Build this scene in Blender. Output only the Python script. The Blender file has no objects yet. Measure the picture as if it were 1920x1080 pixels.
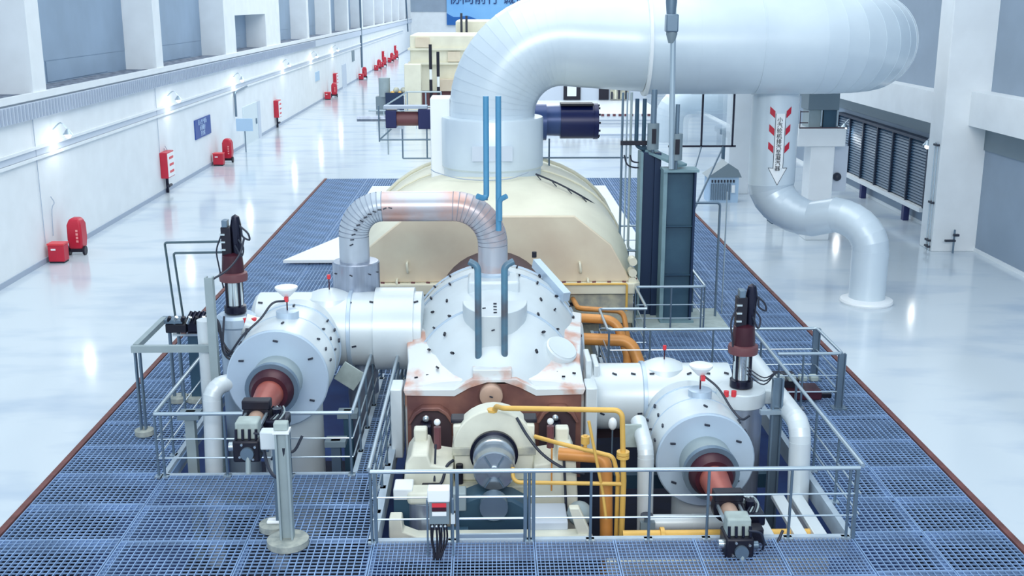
import bpy, math, random
from mathutils import Vector, Matrix
random.seed(7)
PI = math.pi
SC = bpy.context.scene
C = SC.collection

# ------------------------------------------------------------------ camera, world, lights, exposure
cam_d = bpy.data.cameras.new('camera'); cam = bpy.data.objects.new('camera', cam_d); C.objects.link(cam)
cam_d.sensor_width = 36; cam_d.lens = 36 * 2100 / 1920; cam_d.clip_end = 500
cam.location = (0, 0, 7.6)
cam.rotation_euler = (PI / 2 - 0.24946, 0, -0.02076)
SC.camera = cam
SC.view_settings.view_transform = 'Standard'; SC.view_settings.look = 'None'
SC.view_settings.gamma = 1; SC.view_settings.use_curve_mapping = False
SC.view_settings.exposure = 0.2
w = bpy.data.worlds.new('hall_light'); SC.world = w; w.use_nodes = True
bg = w.node_tree.nodes['Background']; bg.inputs[0].default_value = (0.66, 0.85, 1.0, 1); bg.inputs[1].default_value = 0.86
def area(name, loc, sx, sy, power, color=(1, 1, 1), rx=0):
    d = bpy.data.lights.new(name, 'AREA'); d.shape = 'RECTANGLE'; d.size = sx; d.size_y = sy; d.energy = power; d.color = color
    o = bpy.data.objects.new(name, d); o.location = loc; o.rotation_euler = (rx, 0, 0); C.objects.link(o); return o
area('front_fill_behind', (0, -14, 17), 22, 8, 5200, (1.0, 0.98, 0.94), math.radians(56))  # added unseen fill behind the camera, brightens faces turned towards it
area('ceiling_lights_near', (0, 26, 22), 16, 30, 2600, (1.0, 0.98, 0.93))
area('ceiling_lights_middle', (0, 75, 22), 22, 50, 6000, (1.0, 0.98, 0.93))
area('ceiling_lights_far', (0, 150, 22), 22, 80, 11000, (1.0, 0.98, 0.93))

# ------------------------------------------------------------------ materials
def lin(c): return tuple(((v / 255) / 12.92 if v / 255 <= .04045 else ((v / 255 + .055) / 1.055) ** 2.4) for v in c)
MATS = {}
def mat(name, rgb, rough=.5, metal=0.0, var=.0, scale=3.0, bump=0.0, rgb2=None, emit=0.0, thr=None, stretch=None):
    m = bpy.data.materials.new(name); m.use_nodes = True; nt = m.node_tree; n = nt.nodes; L = nt.links
    b = n['Principled BSDF']; a = lin(rgb)
    b.inputs['Base Color'].default_value = (*a, 1); b.inputs['Roughness'].default_value = rough; b.inputs['Metallic'].default_value = metal
    if emit:
        b.inputs['Emission Color'].default_value = (*a, 1); b.inputs['Emission Strength'].default_value = emit
    if var or rgb2 or bump:
        tc = n.new('ShaderNodeTexCoord'); nz = n.new('ShaderNodeTexNoise'); nz.inputs['Scale'].default_value = scale; nz.inputs['Detail'].default_value = 5
        src = tc.outputs['Object']
        if stretch:
            mp = n.new('ShaderNodeMapping'); mp.inputs['Scale'].default_value = stretch; L.new(src, mp.inputs[0]); src = mp.outputs[0]
        L.new(src, nz.inputs['Vector'])
        cr = n.new('ShaderNodeValToRGB'); L.new(nz.outputs['Fac'], cr.inputs[0])
        lo, hi = thr or (.35, .68)
        cr.color_ramp.elements[0].position = lo; cr.color_ramp.elements[1].position = hi
        b2 = lin(rgb2) if rgb2 else tuple(x * (1 - var) for x in a)
        cr.color_ramp.elements[0].color = (*b2, 1); cr.color_ramp.elements[1].color = (*a, 1)
        L.new(cr.outputs[0], b.inputs['Base Color'])
        if bump:
            bp = n.new('ShaderNodeBump'); bp.inputs['Strength'].default_value = bump; bp.inputs['Distance'].default_value = .02
            L.new(nz.outputs['Fac'], bp.inputs['Height']); L.new(bp.outputs[0], b.inputs['Normal'])
    MATS[name] = m; return m
mat('marble', (204, 214, 222), .13, rgb2=(182, 196, 212), scale=.35, thr=(.32, .52), stretch=(1, 2.2, 1))
mat('wallwhite', (232, 237, 241), .6, var=.06, scale=1.2)
mat('wallgrey', (150, 166, 184), .6, var=.12, scale=.6)
mat('windowgrey', (146, 168, 192), .5, var=.14, scale=.5)
mat('windowgrey_light', (158, 178, 200), .5, var=.1, scale=.6)
mat('sill', (150, 160, 175), .8, rgb2=(70, 80, 100), scale=4)
mat('tray', (200, 210, 224), .5)
mat('linegrey', (164, 176, 194), .6)
mat('rust', (118, 72, 70), .7, var=.4, scale=4)
mat('grating', (150, 182, 224), .42, .3, var=.3, scale=1.5)
mat('curb', (186, 202, 216), .5, .2, var=.15)
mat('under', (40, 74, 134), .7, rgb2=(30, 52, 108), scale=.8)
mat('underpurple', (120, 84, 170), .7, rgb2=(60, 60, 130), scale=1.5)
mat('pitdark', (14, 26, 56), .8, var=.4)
mat('clad', (216, 225, 230), .34, .12, var=.07, scale=1.6)
mat('clad_blue', (190, 208, 226), .32, .25, var=.08, scale=1.2)
mat('bigpipe', (216, 228, 236), .3, .12, rgb2=(200, 213, 224), scale=.45)
mat('steelclad', (166, 176, 194), .3, .55, var=.2, scale=2.2, stretch=(6, 6, .5))
mat('archpipe', (186, 190, 200), .32, .4, rgb2=(196, 158, 148), scale=.9, thr=(.38, .56))
mat('archwhite', (190, 200, 212), .32, .3, var=.1, scale=2)
mat('copper', (158, 112, 100), .42, .25, rgb2=(112, 76, 76), scale=1.3)
mat('copper_light', (200, 168, 150), .45, .15, var=.2)
mat('cladstain', (222, 227, 230), .38, .1, rgb2=(206, 160, 144), scale=1.3, thr=(.38, .5))
mat('cream', (234, 231, 210), .45, .0, rgb2=(220, 216, 196), scale=.9)
mat('cream_face', (226, 214, 190), .42, .0, rgb2=(208, 190, 168), scale=.7)
mat('cream_pale', (230, 230, 214), .4, .0, rgb2=(212, 212, 198), scale=2)
mat('creamdirty', (212, 210, 184), .55, rgb2=(150, 152, 150), scale=3)
mat('blackband', (44, 34, 44), .55)
mat('darkbrown', (84, 68, 76), .5, .2)
mat('maroon', (72, 28, 44), .4, .2, var=.3)
mat('redtube', (172, 92, 82), .38, .2, var=.2)
mat('black', (24, 24, 40), .45, .2)
mat('blackgloss', (30, 32, 52), .25, .5)
mat('navy', (20, 30, 84), .35, .1)
mat('navy_soft', (60, 84, 136), .35, .2)
mat('brownband', (110, 66, 72), .5)
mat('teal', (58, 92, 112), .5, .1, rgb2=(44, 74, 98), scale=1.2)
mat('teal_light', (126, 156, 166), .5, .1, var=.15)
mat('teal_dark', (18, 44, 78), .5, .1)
mat('blue', (84, 150, 190), .4, .1, var=.1)
mat('bluelow', (84, 150, 182), .4, .1, rgb2=(92, 92, 100), scale=1.4)
mat('rail', (176, 192, 204), .28, .6)
mat('railpost', (112, 132, 150), .35, .5)
mat('yellow', (232, 186, 96), .4, .05, var=.12)
mat('orange', (216, 148, 78), .4, .05, var=.15)
mat('red', (196, 30, 58), .4, var=.15, scale=2)
mat('redbright', (220, 60, 70), .4)
mat('pink', (232, 150, 150), .5)
mat('white', (238, 242, 245), .4)
mat('postgreen', (156, 171, 176), .5, .1, var=.1)
mat('concrete', (176, 190, 188), .8, var=.2, scale=5)
mat('stonebase', (176, 180, 172), .8, rgb2=(140, 148, 146), scale=8)
mat('signblue', (30, 70, 150), .4)
mat('signtext', (190, 215, 245), .5)
mat('bannersky', (150, 205, 245), .6, rgb2=(120, 180, 235), scale=.1)
mat('bannerblue', (24, 100, 176), .6)
mat('bannertext', (22, 52, 110), .6)
mat('doorpale', (214, 226, 232), .5)
mat('paleblue', (176, 204, 230), .5)
mat('louvre', (54, 90, 120), .45, .2, var=.15)
mat('louvreframe', (26, 42, 66), .5)
mat('darkblue', (34, 44, 96), .5)
mat('steelface', (176, 186, 196), .2, .7, var=.25)
mat('chrome', (205, 214, 218), .15, .8)
mat('lamp', (255, 255, 250), .5, emit=14)
mat('cabinetgrey', (120, 136, 146), .5)
mat('greyglass', (70, 96, 118), .15, .2)
mat('hose', (40, 46, 62), .5)
mat('copperpipe', (92, 112, 120), .35, .4)
def glassmat():
    m = bpy.data.materials.new('pane_glass'); m.use_nodes = True; b = m.node_tree.nodes['Principled BSDF']
    b.inputs['Base Color'].default_value = (.85, .95, 1, 1); b.inputs['Roughness'].default_value = .03
    b.inputs['Transmission Weight'].default_value = 1; b.inputs['IOR'].default_value = 1.05; b.inputs['Alpha'].default_value = .35
    MATS['glass'] = m
glassmat()

# ------------------------------------------------------------------ mesh helpers
def V(*a): return Vector(a)
def fillet(pts, r, n=6):
    pts = [Vector(p) for p in pts]; out = [pts[0]]
    for i in range(1, len(pts) - 1):
        p, a, b = pts[i], pts[i - 1] - pts[i], pts[i + 1] - pts[i]
        la, lb = a.length, b.length; a = a / la; b = b / lb
        ang = a.angle(b)
        if ang > 3.08: out.append(p); continue
        t = min(r / math.tan(ang / 2), la * .49, lb * .49); rr = t * math.tan(ang / 2)
        cdir = (a + b).normalized(); cc = p + cdir * (rr / math.sin(ang / 2))
        v0 = p + a * t - cc; v1 = p + b * t - cc; tot = v0.angle(v1); ax = v0.cross(v1).normalized()
        for k in range(n + 1): out.append(cc + Matrix.Rotation(tot * k / n, 3, ax) @ v0)
    out.append(pts[-1]); return out
def smoothp(pts, n=5):
    P = [Vector(p) for p in pts]; P = [P[0] * 2 - P[1]] + P + [P[-1] * 2 - P[-2]]; out = []
    for i in range(1, len(P) - 2):
        for k in range(n):
            t = k / n; a, b, c, d = P[i - 1], P[i], P[i + 1], P[i + 2]
            out.append(.5 * ((2 * b) + (c - a) * t + (2 * a - 5 * b + 4 * c - d) * t * t + (3 * b - a - 3 * c + d) * t ** 3))
    out.append(P[-2]); return out
class MB:
    def __init__(s): s.v = []; s.f = []
    def add(s, vs, fs):
        o = len(s.v); s.v += [tuple(x) for x in vs]; s.f += [tuple(i + o for i in f) for f in fs]; return s
    def box(s, x0, x1, y0, y1, z0, z1, M=None):
        vs = [V(x, y, z) for z in (z0, z1) for y in (y0, y1) for x in (x0, x1)]
        if M is not None: vs = [M @ q for q in vs]
        return s.add(vs, [(0, 2, 3, 1), (4, 5, 7, 6), (0, 1, 5, 4), (2, 6, 7, 3), (0, 4, 6, 2), (1, 3, 7, 5)])
    def bar(s, p0, p1, w, h):
        p0 = Vector(p0); p1 = Vector(p1); d = (p1 - p0); l = d.length; q = d.to_track_quat('Y', 'Z').to_matrix().to_4x4()
        return s.box(-w / 2, w / 2, 0, l, -h / 2, h / 2, Matrix.Translation(p0) @ q)
    def tube(s, pts, r, n=12, caps=True):
        P = [Vector(p) for p in pts]; m = len(P); R = r if isinstance(r, (list, tuple)) else [r] * m
        T = []
        for i in range(m):
            a = (P[i] - P[i - 1]).normalized() if i else None; b = (P[i + 1] - P[i]).normalized() if i < m - 1 else None
            T.append(a if b is None else b if a is None else (a + b).normalized())
        u = T[0].orthogonal().normalized(); vs = []
        for i in range(m):
            if i: u = T[i - 1].rotation_difference(T[i]) @ u
            u = (u - T[i] * u.dot(T[i])).normalized(); w_ = T[i].cross(u)
            sc = 1.0; e = None
            if 0 < i < m - 1:
                a = (P[i] - P[i - 1]).normalized(); b = (P[i + 1] - P[i]).normalized(); h = a.angle(b) / 2
                if h > .02: e = (b - a).normalized(); sc = 1 / math.cos(h)
            for k in range(n):
                an = 2 * PI * k / n; o = u * math.cos(an) + w_ * math.sin(an)
                if e is not None: o = o + e * (o.dot(e) * (sc - 1))
                vs.append(P[i] + o * R[i])
        fs = [(i * n + k, i * n + (k + 1) % n, (i + 1) * n + (k + 1) % n, (i + 1) * n + k) for i in range(m - 1) for k in range(n)]
        if caps: fs += [tuple(range(n - 1, -1, -1)), tuple((m - 1) * n + k for k in range(n))]
        return s.add(vs, fs)
    def cyl(s, p0, p1, r0, r1=None, n=24): return s.tube([p0, p1], [r0, r0 if r1 is None else r1], n)
    def lathe(s, o, axis, prof, n=32, a0=0, a1=2 * PI, up=None):
        """prof: list of (distance along axis, radius)"""
        o = Vector(o); ax = Vector(axis).normalized(); u = Vector(up) if up else ax.orthogonal().normalized(); w_ = ax.cross(u)
        full = abs(a1 - a0 - 2 * PI) < 1e-4; c = n if full else n + 1; vs = []
        for t, r in prof:
            for k in range(c):
                an = a0 + (a1 - a0) * k / n; vs.append(o + ax * t + (u * math.cos(an) + w_ * math.sin(an)) * max(r, 1e-4))
        fs = []
        for i in range(len(prof) - 1):
            for k in range(n):
                k2 = (k + 1) % c; fs.append((i * c + k, i * c + k2, (i + 1) * c + k2, (i + 1) * c + k))
        if full:
            if prof[0][1] > 1e-3: fs.append(tuple(range(c - 1, -1, -1)))
            if prof[-1][1] > 1e-3: fs.append(tuple((len(prof) - 1) * c + k for k in range(c)))
        return s.add(vs, fs)
    def prism(s, poly, axis, a, b):
        """poly in the plane across axis ('x': (y,z), 'y': (x,z), 'z': (x,y)), extruded a..b"""
        f = {'x': lambda p, t: (t, p[0], p[1]), 'y': lambda p, t: (p[0], t, p[1]), 'z': lambda p, t: (p[0], p[1], t)}[axis]
        n = len(poly); vs = [f(p, a) for p in poly] + [f(p, b) for p in poly]
        return s.add(vs, [tuple(range(n)), tuple(range(2 * n - 1, n - 1, -1))] + [(i, i + n, (i + 1) % n + n, (i + 1) % n) for i in range(n)])
    def loft(s, secs, cap=True):
        n = len(secs[0]); vs = [p for q in secs for p in q]
        fs = [(i * n + k, i * n + k + 1, (i + 1) * n + k + 1, (i + 1) * n + k) for i in range(len(secs) - 1) for k in range(n - 1)]
        fs += [((i + 1) * n, i * n, i * n + n - 1, (i + 1) * n + n - 1) for i in range(len(secs) - 1)]
        if cap: fs += [tuple(range(n)), tuple((len(secs) - 1) * n + k for k in range(n - 1, -1, -1))]
        return s.add(vs, fs)
    def sphere(s, c, r, n=16, m=10, sz=1.0):
        return s.lathe(V(*c) - V(0, 0, r * sz), (0, 0, 1), [(r * sz * (1 - math.cos(PI * i / m)), r * math.sin(PI * i / m)) for i in range(m + 1)], n)
    def mesh(s, name, m, off=(0, 0, 0), ang=.6):
        me = bpy.data.meshes.new(name); o = Vector(off); me.from_pydata([tuple(Vector(p) - o) for p in s.v], [], s.f)
        me.validate(); me.update()
        import bmesh
        bm = bmesh.new(); bm.from_mesh(me); bmesh.ops.recalc_face_normals(bm, faces=bm.faces); bm.to_mesh(me); bm.free()
        me.materials.append(MATS[m]); me.polygons.foreach_set('use_smooth', [True] * len(me.polygons)); me.set_sharp_from_angle(angle=ang)
        return me
    def build(s, name, m, parent=None, bevel=0, label=None, kind=None):
        off = wloc(parent) if parent else centre_base(s.v)
        o = bpy.data.objects.new(name, s.mesh(name, m, off)); C.objects.link(o)
        if parent: o.parent = parent
        else: o.location = off
        if bevel:
            b = o.modifiers.new('bevel', 'BEVEL'); b.width = bevel; b.segments = 2; b.limit_method = 'ANGLE'; b.angle_limit = .7
        if label: o['label'] = label
        if kind: o['kind'] = kind
        return o
def centre_base(v):
    xs, ys, zs = zip(*v); return Vector(((min(xs) + max(xs)) / 2, (min(ys) + max(ys)) / 2, min(zs)))
def wloc(o):
    l = Vector((0, 0, 0))
    while o: l = l + o.location; o = o.parent
    return l
def thing(name, label, cat, loc, group=None):
    o = bpy.data.objects.new(name, None); o.empty_display_size = .2; C.objects.link(o); o.location = loc
    o['label'] = label; o['category'] = cat
    if group: o['group'] = group
    return o
def tag(o, label, cat, group=None):
    o['label'] = label; o['category'] = cat
    if group: o['group'] = group
    return o
def struct(o): o['kind'] = 'structure'; return o
def dup(root, loc, label=None, scale=None, rotz=None):
    r = root.copy(); C.objects.link(r); r.location = loc
    if label: r['label'] = label
    if scale: r.scale = (scale,) * 3
    if rotz is not None: r.rotation_euler = (0, 0, rotz)
    for ch in list(root.children):
        c = ch.copy(); C.objects.link(c); c.parent = r
        for g in ch.children:
            d = g.copy(); C.objects.link(d); d.parent = c
    return r
def text_mesh(body, size, name, m, parent, origin, xdir, ydir, extrude=.004, vertical=False):
    cu = bpy.data.curves.new('writing', 'FONT'); cu.body = body; cu.size = size; cu.extrude = extrude; cu.align_x = 'CENTER'; cu.align_y = 'CENTER'
    cu.resolution_u = 2
    if vertical: cu.space_line = .95
    t = bpy.data.objects.new('writing', cu); C.objects.link(t)
    dg = bpy.context.evaluated_depsgraph_get(); dg.update(); me = bpy.data.meshes.new_from_object(t.evaluated_get(dg))
    bpy.data.objects.remove(t); X = Vector(xdir).normalized(); Y = Vector(ydir).normalized(); Z = X.cross(Y)
    off = wloc(parent)
    M = Matrix.Translation(Vector(origin) - off) @ Matrix((X, Y, Z)).transposed().to_4x4(); me.transform(M)
    me.materials.clear(); me.materials.append(MATS[m])
    o = bpy.data.objects.new(name, me); C.objects.link(o); o.parent = parent; return o
LM = {}
def latches(parent, spots, m='black', size=.1, name='latch'):
    """small clip on the cladding: (position, normal)"""
    key = (m, size)
    if key not in LM: LM[key] = MB().box(-size / 2, size / 2, -size * .16, size * .16, -.01, size * .3).mesh(name, m)
    off = wloc(parent)
    for p, nrm in spots:
        o = bpy.data.objects.new(name, LM[key]); C.objects.link(o); o.parent = parent; o.location = Vector(p) - off
        o.rotation_mode = 'QUATERNION'; o.rotation_quaternion = Vector(nrm).to_track_quat('Z', 'Y') @ Matrix.Rotation(random.uniform(-.5, .5), 3, 'Z').to_quaternion()
def gores(parent, pts, r, m, name='cladding_segment', lip=.008, n=40, mats=None, joint=None):
    """lobster-back cladding: every segment a mesh of its own, lapped over the next"""
    P = [Vector(p) for p in pts]; k = len(P)
    R = r if isinstance(r, (list, tuple)) else [r] * k
    full = MB().tube(P, R, n, caps=False); V_ = full.v
    if joint: MB().tube(P, [q - .004 for q in R], n).build('joint_core', joint, parent)
    for i in range(k - 1):
        b = MB(); ring = []
        L_ = (P[i + 1] - P[i]).length; g = min(.4, .008 / L_) if joint else 0
        ra = [P[i] + (Vector(V_[i * n + q]) - P[i]) * (1 + lip / R[i]) for q in range(n)]; rb_ = [P[i + 1] + (Vector(V_[(i + 1) * n + q]) - P[i + 1]) * (1 + (lip if joint else 0) / R[i + 1]) for q in range(n)]
        ring = [[a.lerp(b_, g) for a, b_ in zip(ra, rb_)], [b_.lerp(a, g) for a, b_ in zip(ra, rb_)]]
        inner = [P[i] + (Vector(V_[i * n + q]) - P[i]) * (1 - .01 / R[i]) for q in range(n)]
        vs = inner + ring[0] + ring[1]
        fs = [(a * n + q, a * n + (q + 1) % n, (a + 1) * n + (q + 1) % n, (a + 1) * n + q) for a in range(2) for q in range(n)]
        if i == 0: fs.append(tuple(range(n)))
        if i == k - 2: fs.append(tuple(2 * n + q for q in range(n)))
        b.add(vs, fs).build(name, mats[i] if mats else m, parent)

# ================================================================== THE SETTING
XL, XR = -13.35, 15.3
DX0, DX1, DY0, DY1 = -7.2, 7.58, 11.5, 49.7
fl = MB()
for x0, x1, y0, y1 in ((XL - .2, DX0 - .1, 5, DY1), (DX1 + .1, XR + .2, 5, DY1), (XL - .2, XR + .2, DY1, 201), (DX0 - .1, DX1 + .1, 5, DY0)):
    fl.box(x0, x1, y0, y1, -.25, 0)
struct(fl.build('floor', 'marble'))
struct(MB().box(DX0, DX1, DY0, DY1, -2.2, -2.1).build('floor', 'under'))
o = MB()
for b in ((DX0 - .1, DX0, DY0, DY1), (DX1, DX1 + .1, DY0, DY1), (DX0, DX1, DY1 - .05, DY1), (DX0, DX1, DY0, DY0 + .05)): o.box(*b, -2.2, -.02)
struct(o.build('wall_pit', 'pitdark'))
for i, x in enumerate((DX0 - .06, DX1 + .06)):
    struct(MB().box(x - .05, x + .05, DY0, DY1, -.2, .02).build('trim_%d' % (i + 1), 'rust'))
# --- left wall
wl = struct(MB().box(XL - 1.5, XL, 5, 200, 0, 4.98).build('wall_left', 'wallwhite'))
PIL = [9.5, 22.0, 34.0, 46.6, 58.9, 73.4, 85.4, 97.6, 110, 122.5, 135, 147.5, 160, 172.5, 185, 197.5]
for y in PIL:
    MB().box(XL - 1.25, XL + .02, y - .5, y + .5, 4.9, 15).build('pilaster', 'wallwhite', wl)
sol = MB(); sol.box(XL - 1.25, XL, 59.4, 61, 4.98, 15).box(XL - 1.25, XL, 69.3, 72.9, 4.98, 15).box(XL - 1.25, XL, 61, 69.3, 6.95, 15)
sol.build('wall_panel', 'wallwhite', wl)
MB().box(XL - 1.2, XL - .02, 5, 200, 4.98, 5.0).build('sill_ledge', 'sill', wl)
MB().box(XL - .05, XL + .12, 5, 200, 4.86, 5.05).build('sill_edge', 'wallwhite', wl)
win = 0
for a, b in zip(PIL[:-1], PIL[1:]):
    win += 1
    y0, y1 = a + .5, b - .5
    if a == 58.9: y0, y1 = 61, 69.3
    wn = MB().box(XL - 1.33, XL - 1.2, y0, y1, 5.0, 15).build('window_%d' % win, 'windowgrey'); struct(wn)
    m = 1; d = (y1 - y0) / m
    for k in range(m):
        MB().box(XL - 1.215, XL - 1.185, y0 + k * d + .03, y0 + (k + 1) * d - .03, 5.75, 14.9).build('pane', 'windowgrey_light' if k % 2 else 'windowgrey', wn)
        for q in range(2): MB().box(XL - 1.23, XL - 1.17, y0 + .03 + q * d * .28, y0 + (.27 if q == 0 else .8) * d, 5.06, 5.72).build('vent_panel', 'windowgrey', wn)
# ribbed tray under the sill, conduit, cable runs
tr = struct(MB().box(XL - .01, XL + .14, 28, 200, 4.32, 4.8).build('trim_3', 'tray'))
rb = MB()
for k in range(240): rb.box(XL + .14, XL + .17, 28 + k * .25, 28.1 + k * .25, 4.34, 4.78)
rb.build('rib', 'linegrey', tr, kind='stuff')
cr = thing('cable_run', 'double white cable conduit with grey backing strip running along the left wall', 'conduit', (XL, 29, 3.1))
MB().box(XL + .005, XL + .09, 25, 180, 3.42, 3.5).build('conduit', 'wallwhite', cr)
MB().box(XL + .005, XL + .09, 25, 180, 3.12, 3.2).build('conduit', 'wallwhite', cr)
MB().box(XL + .005, XL + .03, 25, 180, 3.22, 3.4).build('backing_strip', 'tray', cr)  # flat pale grey strip between the two conduits
struct(MB().box(XL, XL + .03, 5, 200, 0, .16).build('baseboard_left', 'linegrey'))
# --- back wall
wb = struct(MB().box(XL - 1.5, XR + 1, 200, 200.6, 0, 16).build('wall_back', 'wallwhite'))
MB().box(XL, -7.2, 199.85, 200, 6.1, 15).build('wall_panel', 'wallgrey', wb)
bn = thing('banner', 'pale blue banner with dark Chinese characters and blue wave on the far wall', 'banner', (0, 199.5, 3.85))
MB().box(-7.15, 12, 199.6, 199.7, 3.85, 11).build('sheet', 'bannersky', bn)
wave = [(-7.14, 3.86), (.1, 3.86), (-.8, 4.2), (-1.5, 4.55), (-2.2, 4.9), (-2.9, 5.2), (-3.65, 5.38), (-4.4, 5.32), (-5.1, 5.18), (-6.0, 5.2), (-6.6, 5.5), (-7.14, 5.85)]
MB().prism(wave, 'y', 199.5, 199.6).build('wave', 'bannerblue', bn)
text_mesh('协同前行 诚信致远', 2.15, 'lettering', 'bannertext', bn, (2.2, 199.45, 8.2), (1, 0, 0), (0, 0, 1), .03)
# --- right wall
wr = struct(MB().box(XR, XR + .5, 5, 200, 0, 15).build('wall_right', 'wallgrey'))
def beam(y0, y1, z0, z1, x0=XR - .6): MB().box(x0, XR + .02, y0, y1, z0, z1).build('ring_beam', 'wallwhite', wr)
beam(5, 34.2, 3.95, 4.98); beam(35.2, 60, 3.72, 4.75); beam(60, 195, 3.72, 4.75)
MB().box(XR - .05, XR + .02, 35.2, 60, 3.2, 3.72).build('wall_panel', 'cabinetgrey', wr)
MB().box(XR - .05, XR + .02, 5, 34.2, 3.2, 3.95).build('wall_panel', 'cabinetgrey', wr)
for y in (34.7, 60.5, 85, 110, 135):
    MB().box(13.92, XR + .02, y - .5, y + .5, 0, 15).build('column', 'wallwhite', wr, bevel=.02)
struct(MB().box(XR - .04, XR, 5, 200, 0, .12).build('baseboard_right', 'white'))

# --- grating deck
GM = {}
def grating_mesh(wd, ln, px, py, bw):
    key = (round(wd, 3), round(ln, 3), px, py)
    if key in GM: return GM[key]
    b = MB(); e = .018
    b.box(0, wd, 0, e, -.05, 0).box(0, wd, ln - e, ln, -.05, 0).box(0, e, e, ln - e, -.05, 0).box(wd - e, wd, e, ln - e, -.05, 0)
    nx = max(1, round(wd / px)); ny = max(1, round(ln / py))
    for i in range(1, nx): x = wd * i / nx; b.box(x - bw / 2, x + bw / 2, e, ln - e, -.04, -.001)
    for i in range(1, ny): y = ln * i / ny; b.box(e, wd - e, y - bw * .4, y + bw * .4, -.022, -.004)
    GM[key] = b.mesh('grating_panel', 'grating'); return GM[key]
deck = thing('grating_deck', 'blue grey steel grating deck around the turbine', 'deck', (0, DY0, 0))
del deck['category']; del deck['label']; struct(deck)
def region(x0, x1, y0, y1, cols=None, l=1.18, px=.1, py=.1, bw=.0145):
    xs = [x0 + (x1 - x0) * i / (cols or 1) for i in range((cols or 1) + 1)]; n = max(1, round((y1 - y0) / l)); d = (y1 - y0) / n
    for a, b in zip(xs[:-1], xs[1:]):
        for k in range(n):
            o = bpy.data.objects.new('grating_panel', grating_mesh(b - a - .012, d - .012, px, py, bw)); C.objects.link(o)
            o.parent = deck; o.location = Vector((a + .006, y0 + k * d + .006, random.uniform(-.004, .004))) - deck.location
region(DX0, -5.4, DY0, DY1); region(-5.4, -1.7, DY0, 17.35, 2); region(-2.25, -1.7, 17.35, 22.5)
region(-5.4, -1.7, 22.5, 26, 2); region(-5.4, -3.5, 26, 33.2); region(-5.4, -4.98, 33.2, DY1)
region(-1.7, 5.3, DY0, 14.95, 6, 1.15, .06, .09, .009)
region(5.3, 6.4, DY0, DY1); region(6.4, DX1, DY0, DY1)
region(2.45, 5.3, 21.6, 25.6, 2); region(3.65, 5.3, 27.5, 33.2); region(4.98, 5.3, 33.2, DY1)
region(-4.98, 4.98, 47.3, DY1, 5)
cb = MB()   # steel support beams just below the grating
for x in (-5.4, -3.55, -1.7, 5.3, 6.4): cb.box(x - .05, x + .05, DY0, 14.9 if abs(x) < 5 and x > -5 else DY1, -.2, -.06)
for k in range(32): 
    y = DY0 + 1.18 * k; cb.box(DX0, -5.45, y - .03, y + .03, -.18, -.06); cb.box(5.35, DX1, y - .03, y + .03, -.18, -.06)
cb.build('support_beam', 'grating', deck, kind='stuff')
def curb(x0, x1, y0, y1): MB().box(x0, x1, y0, y1, -.3, .02).build('pit_curb', 'curb', deck)
curb(-1.78, -1.66, 14.9, 22.5); curb(-1.66, 5.3, 14.9, 14.99); curb(5.24, 5.34, 14.99, 21.6); curb(-5.45, -5.37, 17.35, 22.5)
curb(-5.37, -2.25, 17.33, 17.4); curb(-2.3, -2.22, 17.4, 22.5); curb(2.4, 2.47, 21.6, 25.6); curb(2.47, 5.24, 21.56, 21.63)
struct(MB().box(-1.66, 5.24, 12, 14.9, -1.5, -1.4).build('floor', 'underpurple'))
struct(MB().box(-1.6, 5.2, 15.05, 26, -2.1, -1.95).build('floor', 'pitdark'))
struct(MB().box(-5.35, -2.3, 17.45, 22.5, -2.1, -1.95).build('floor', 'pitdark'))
struct(MB().prism([(-4.95, 33.25), (4.95, 33.25), (4.95, 47.2), (-4.95, 47.2)], 'z', -.02, .06).build('floor', 'wallwhite'))
hc = tag(MB().prism([(-6.15, 32.7), (-3.6, 32.7), (-3.6, 36.2), (-4.9, 36.2)], 'z', .07, .16).build('cover_plate', 'white'), 'white tapered cover plate lying on the grating left of the cream casing', 'cover')
tag(MB().box(-1.9, 4.3, 47.7, 49.0, .0, .07).build('cover_plate', 'white', bevel=.01), 'long white cover plate on the far end of the grating deck', 'cover')
tag(MB().prism([(3.45, 25.65), (5.75, 25.65), (5.75, 27.45), (3.45, 27.45)], 'z', -.1, .05).build('plinth', 'concrete', bevel=.02), 'pale concrete plinth under the dark teal support columns', 'plinth')

# ================================================================== LOW-PRESSURE CASING (cream)
AX = .1
lp = thing('turbine_casing', 'large cream turbine casing with arched roof behind the white casing', 'turbine', (AX, 29, 0))
def arc(y, hw, z0, zt, flat=0, n=22, p=1.0):
    out = []
    for i in range(n + 1):
        a = PI * i / n; c_, s_ = math.cos(a), math.sin(a)
        out.append((AX + hw * math.copysign(abs(c_) ** p, c_), y, z0 + (zt - z0) * abs(s_) ** p))
    return out
face = [(-3.25, 1.12), (-2.85, 2.0), (-1.95, 2.72), (2.02, 2.72), (2.9, 2.02), (3.4, 1.12)]
MB().prism(face, 'y', 26.0, 26.12).build('end_plate', 'cream_face', lp, bevel=.03)
def poly22(y, pts, n=23):
    P = [Vector((x, y, z)) for x, z in pts]; L = [0]
    for a, b in zip(P, P[1:]): L.append(L[-1] + (b - a).length)
    out = []
    for k in range(n):
        t = L[-1] * k / (n - 1); i = max(j for j in range(len(L)) if L[j] <= t + 1e-6); i = min(i, len(P) - 2)
        out.append(tuple(P[i].lerp(P[i + 1], (t - L[i]) / (L[i + 1] - L[i]))))
    return out
s0 = poly22(26.1, list(reversed([(x * 1.0, z) for x, z in face])))
MB().loft([s0, arc(27.2, 3.42, 1.05, 3.1, p=.86), arc(28.2, 3.45, 1.05, 3.32, p=.92), arc(31, 3.45, 1.05, 3.4, p=.95), arc(33.2, 3.45, 1.05, 3.3, p=.95), arc(34.6, 3.1, 1.05, 2.4)]).build('upper_shell', 'cream', lp)
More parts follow.
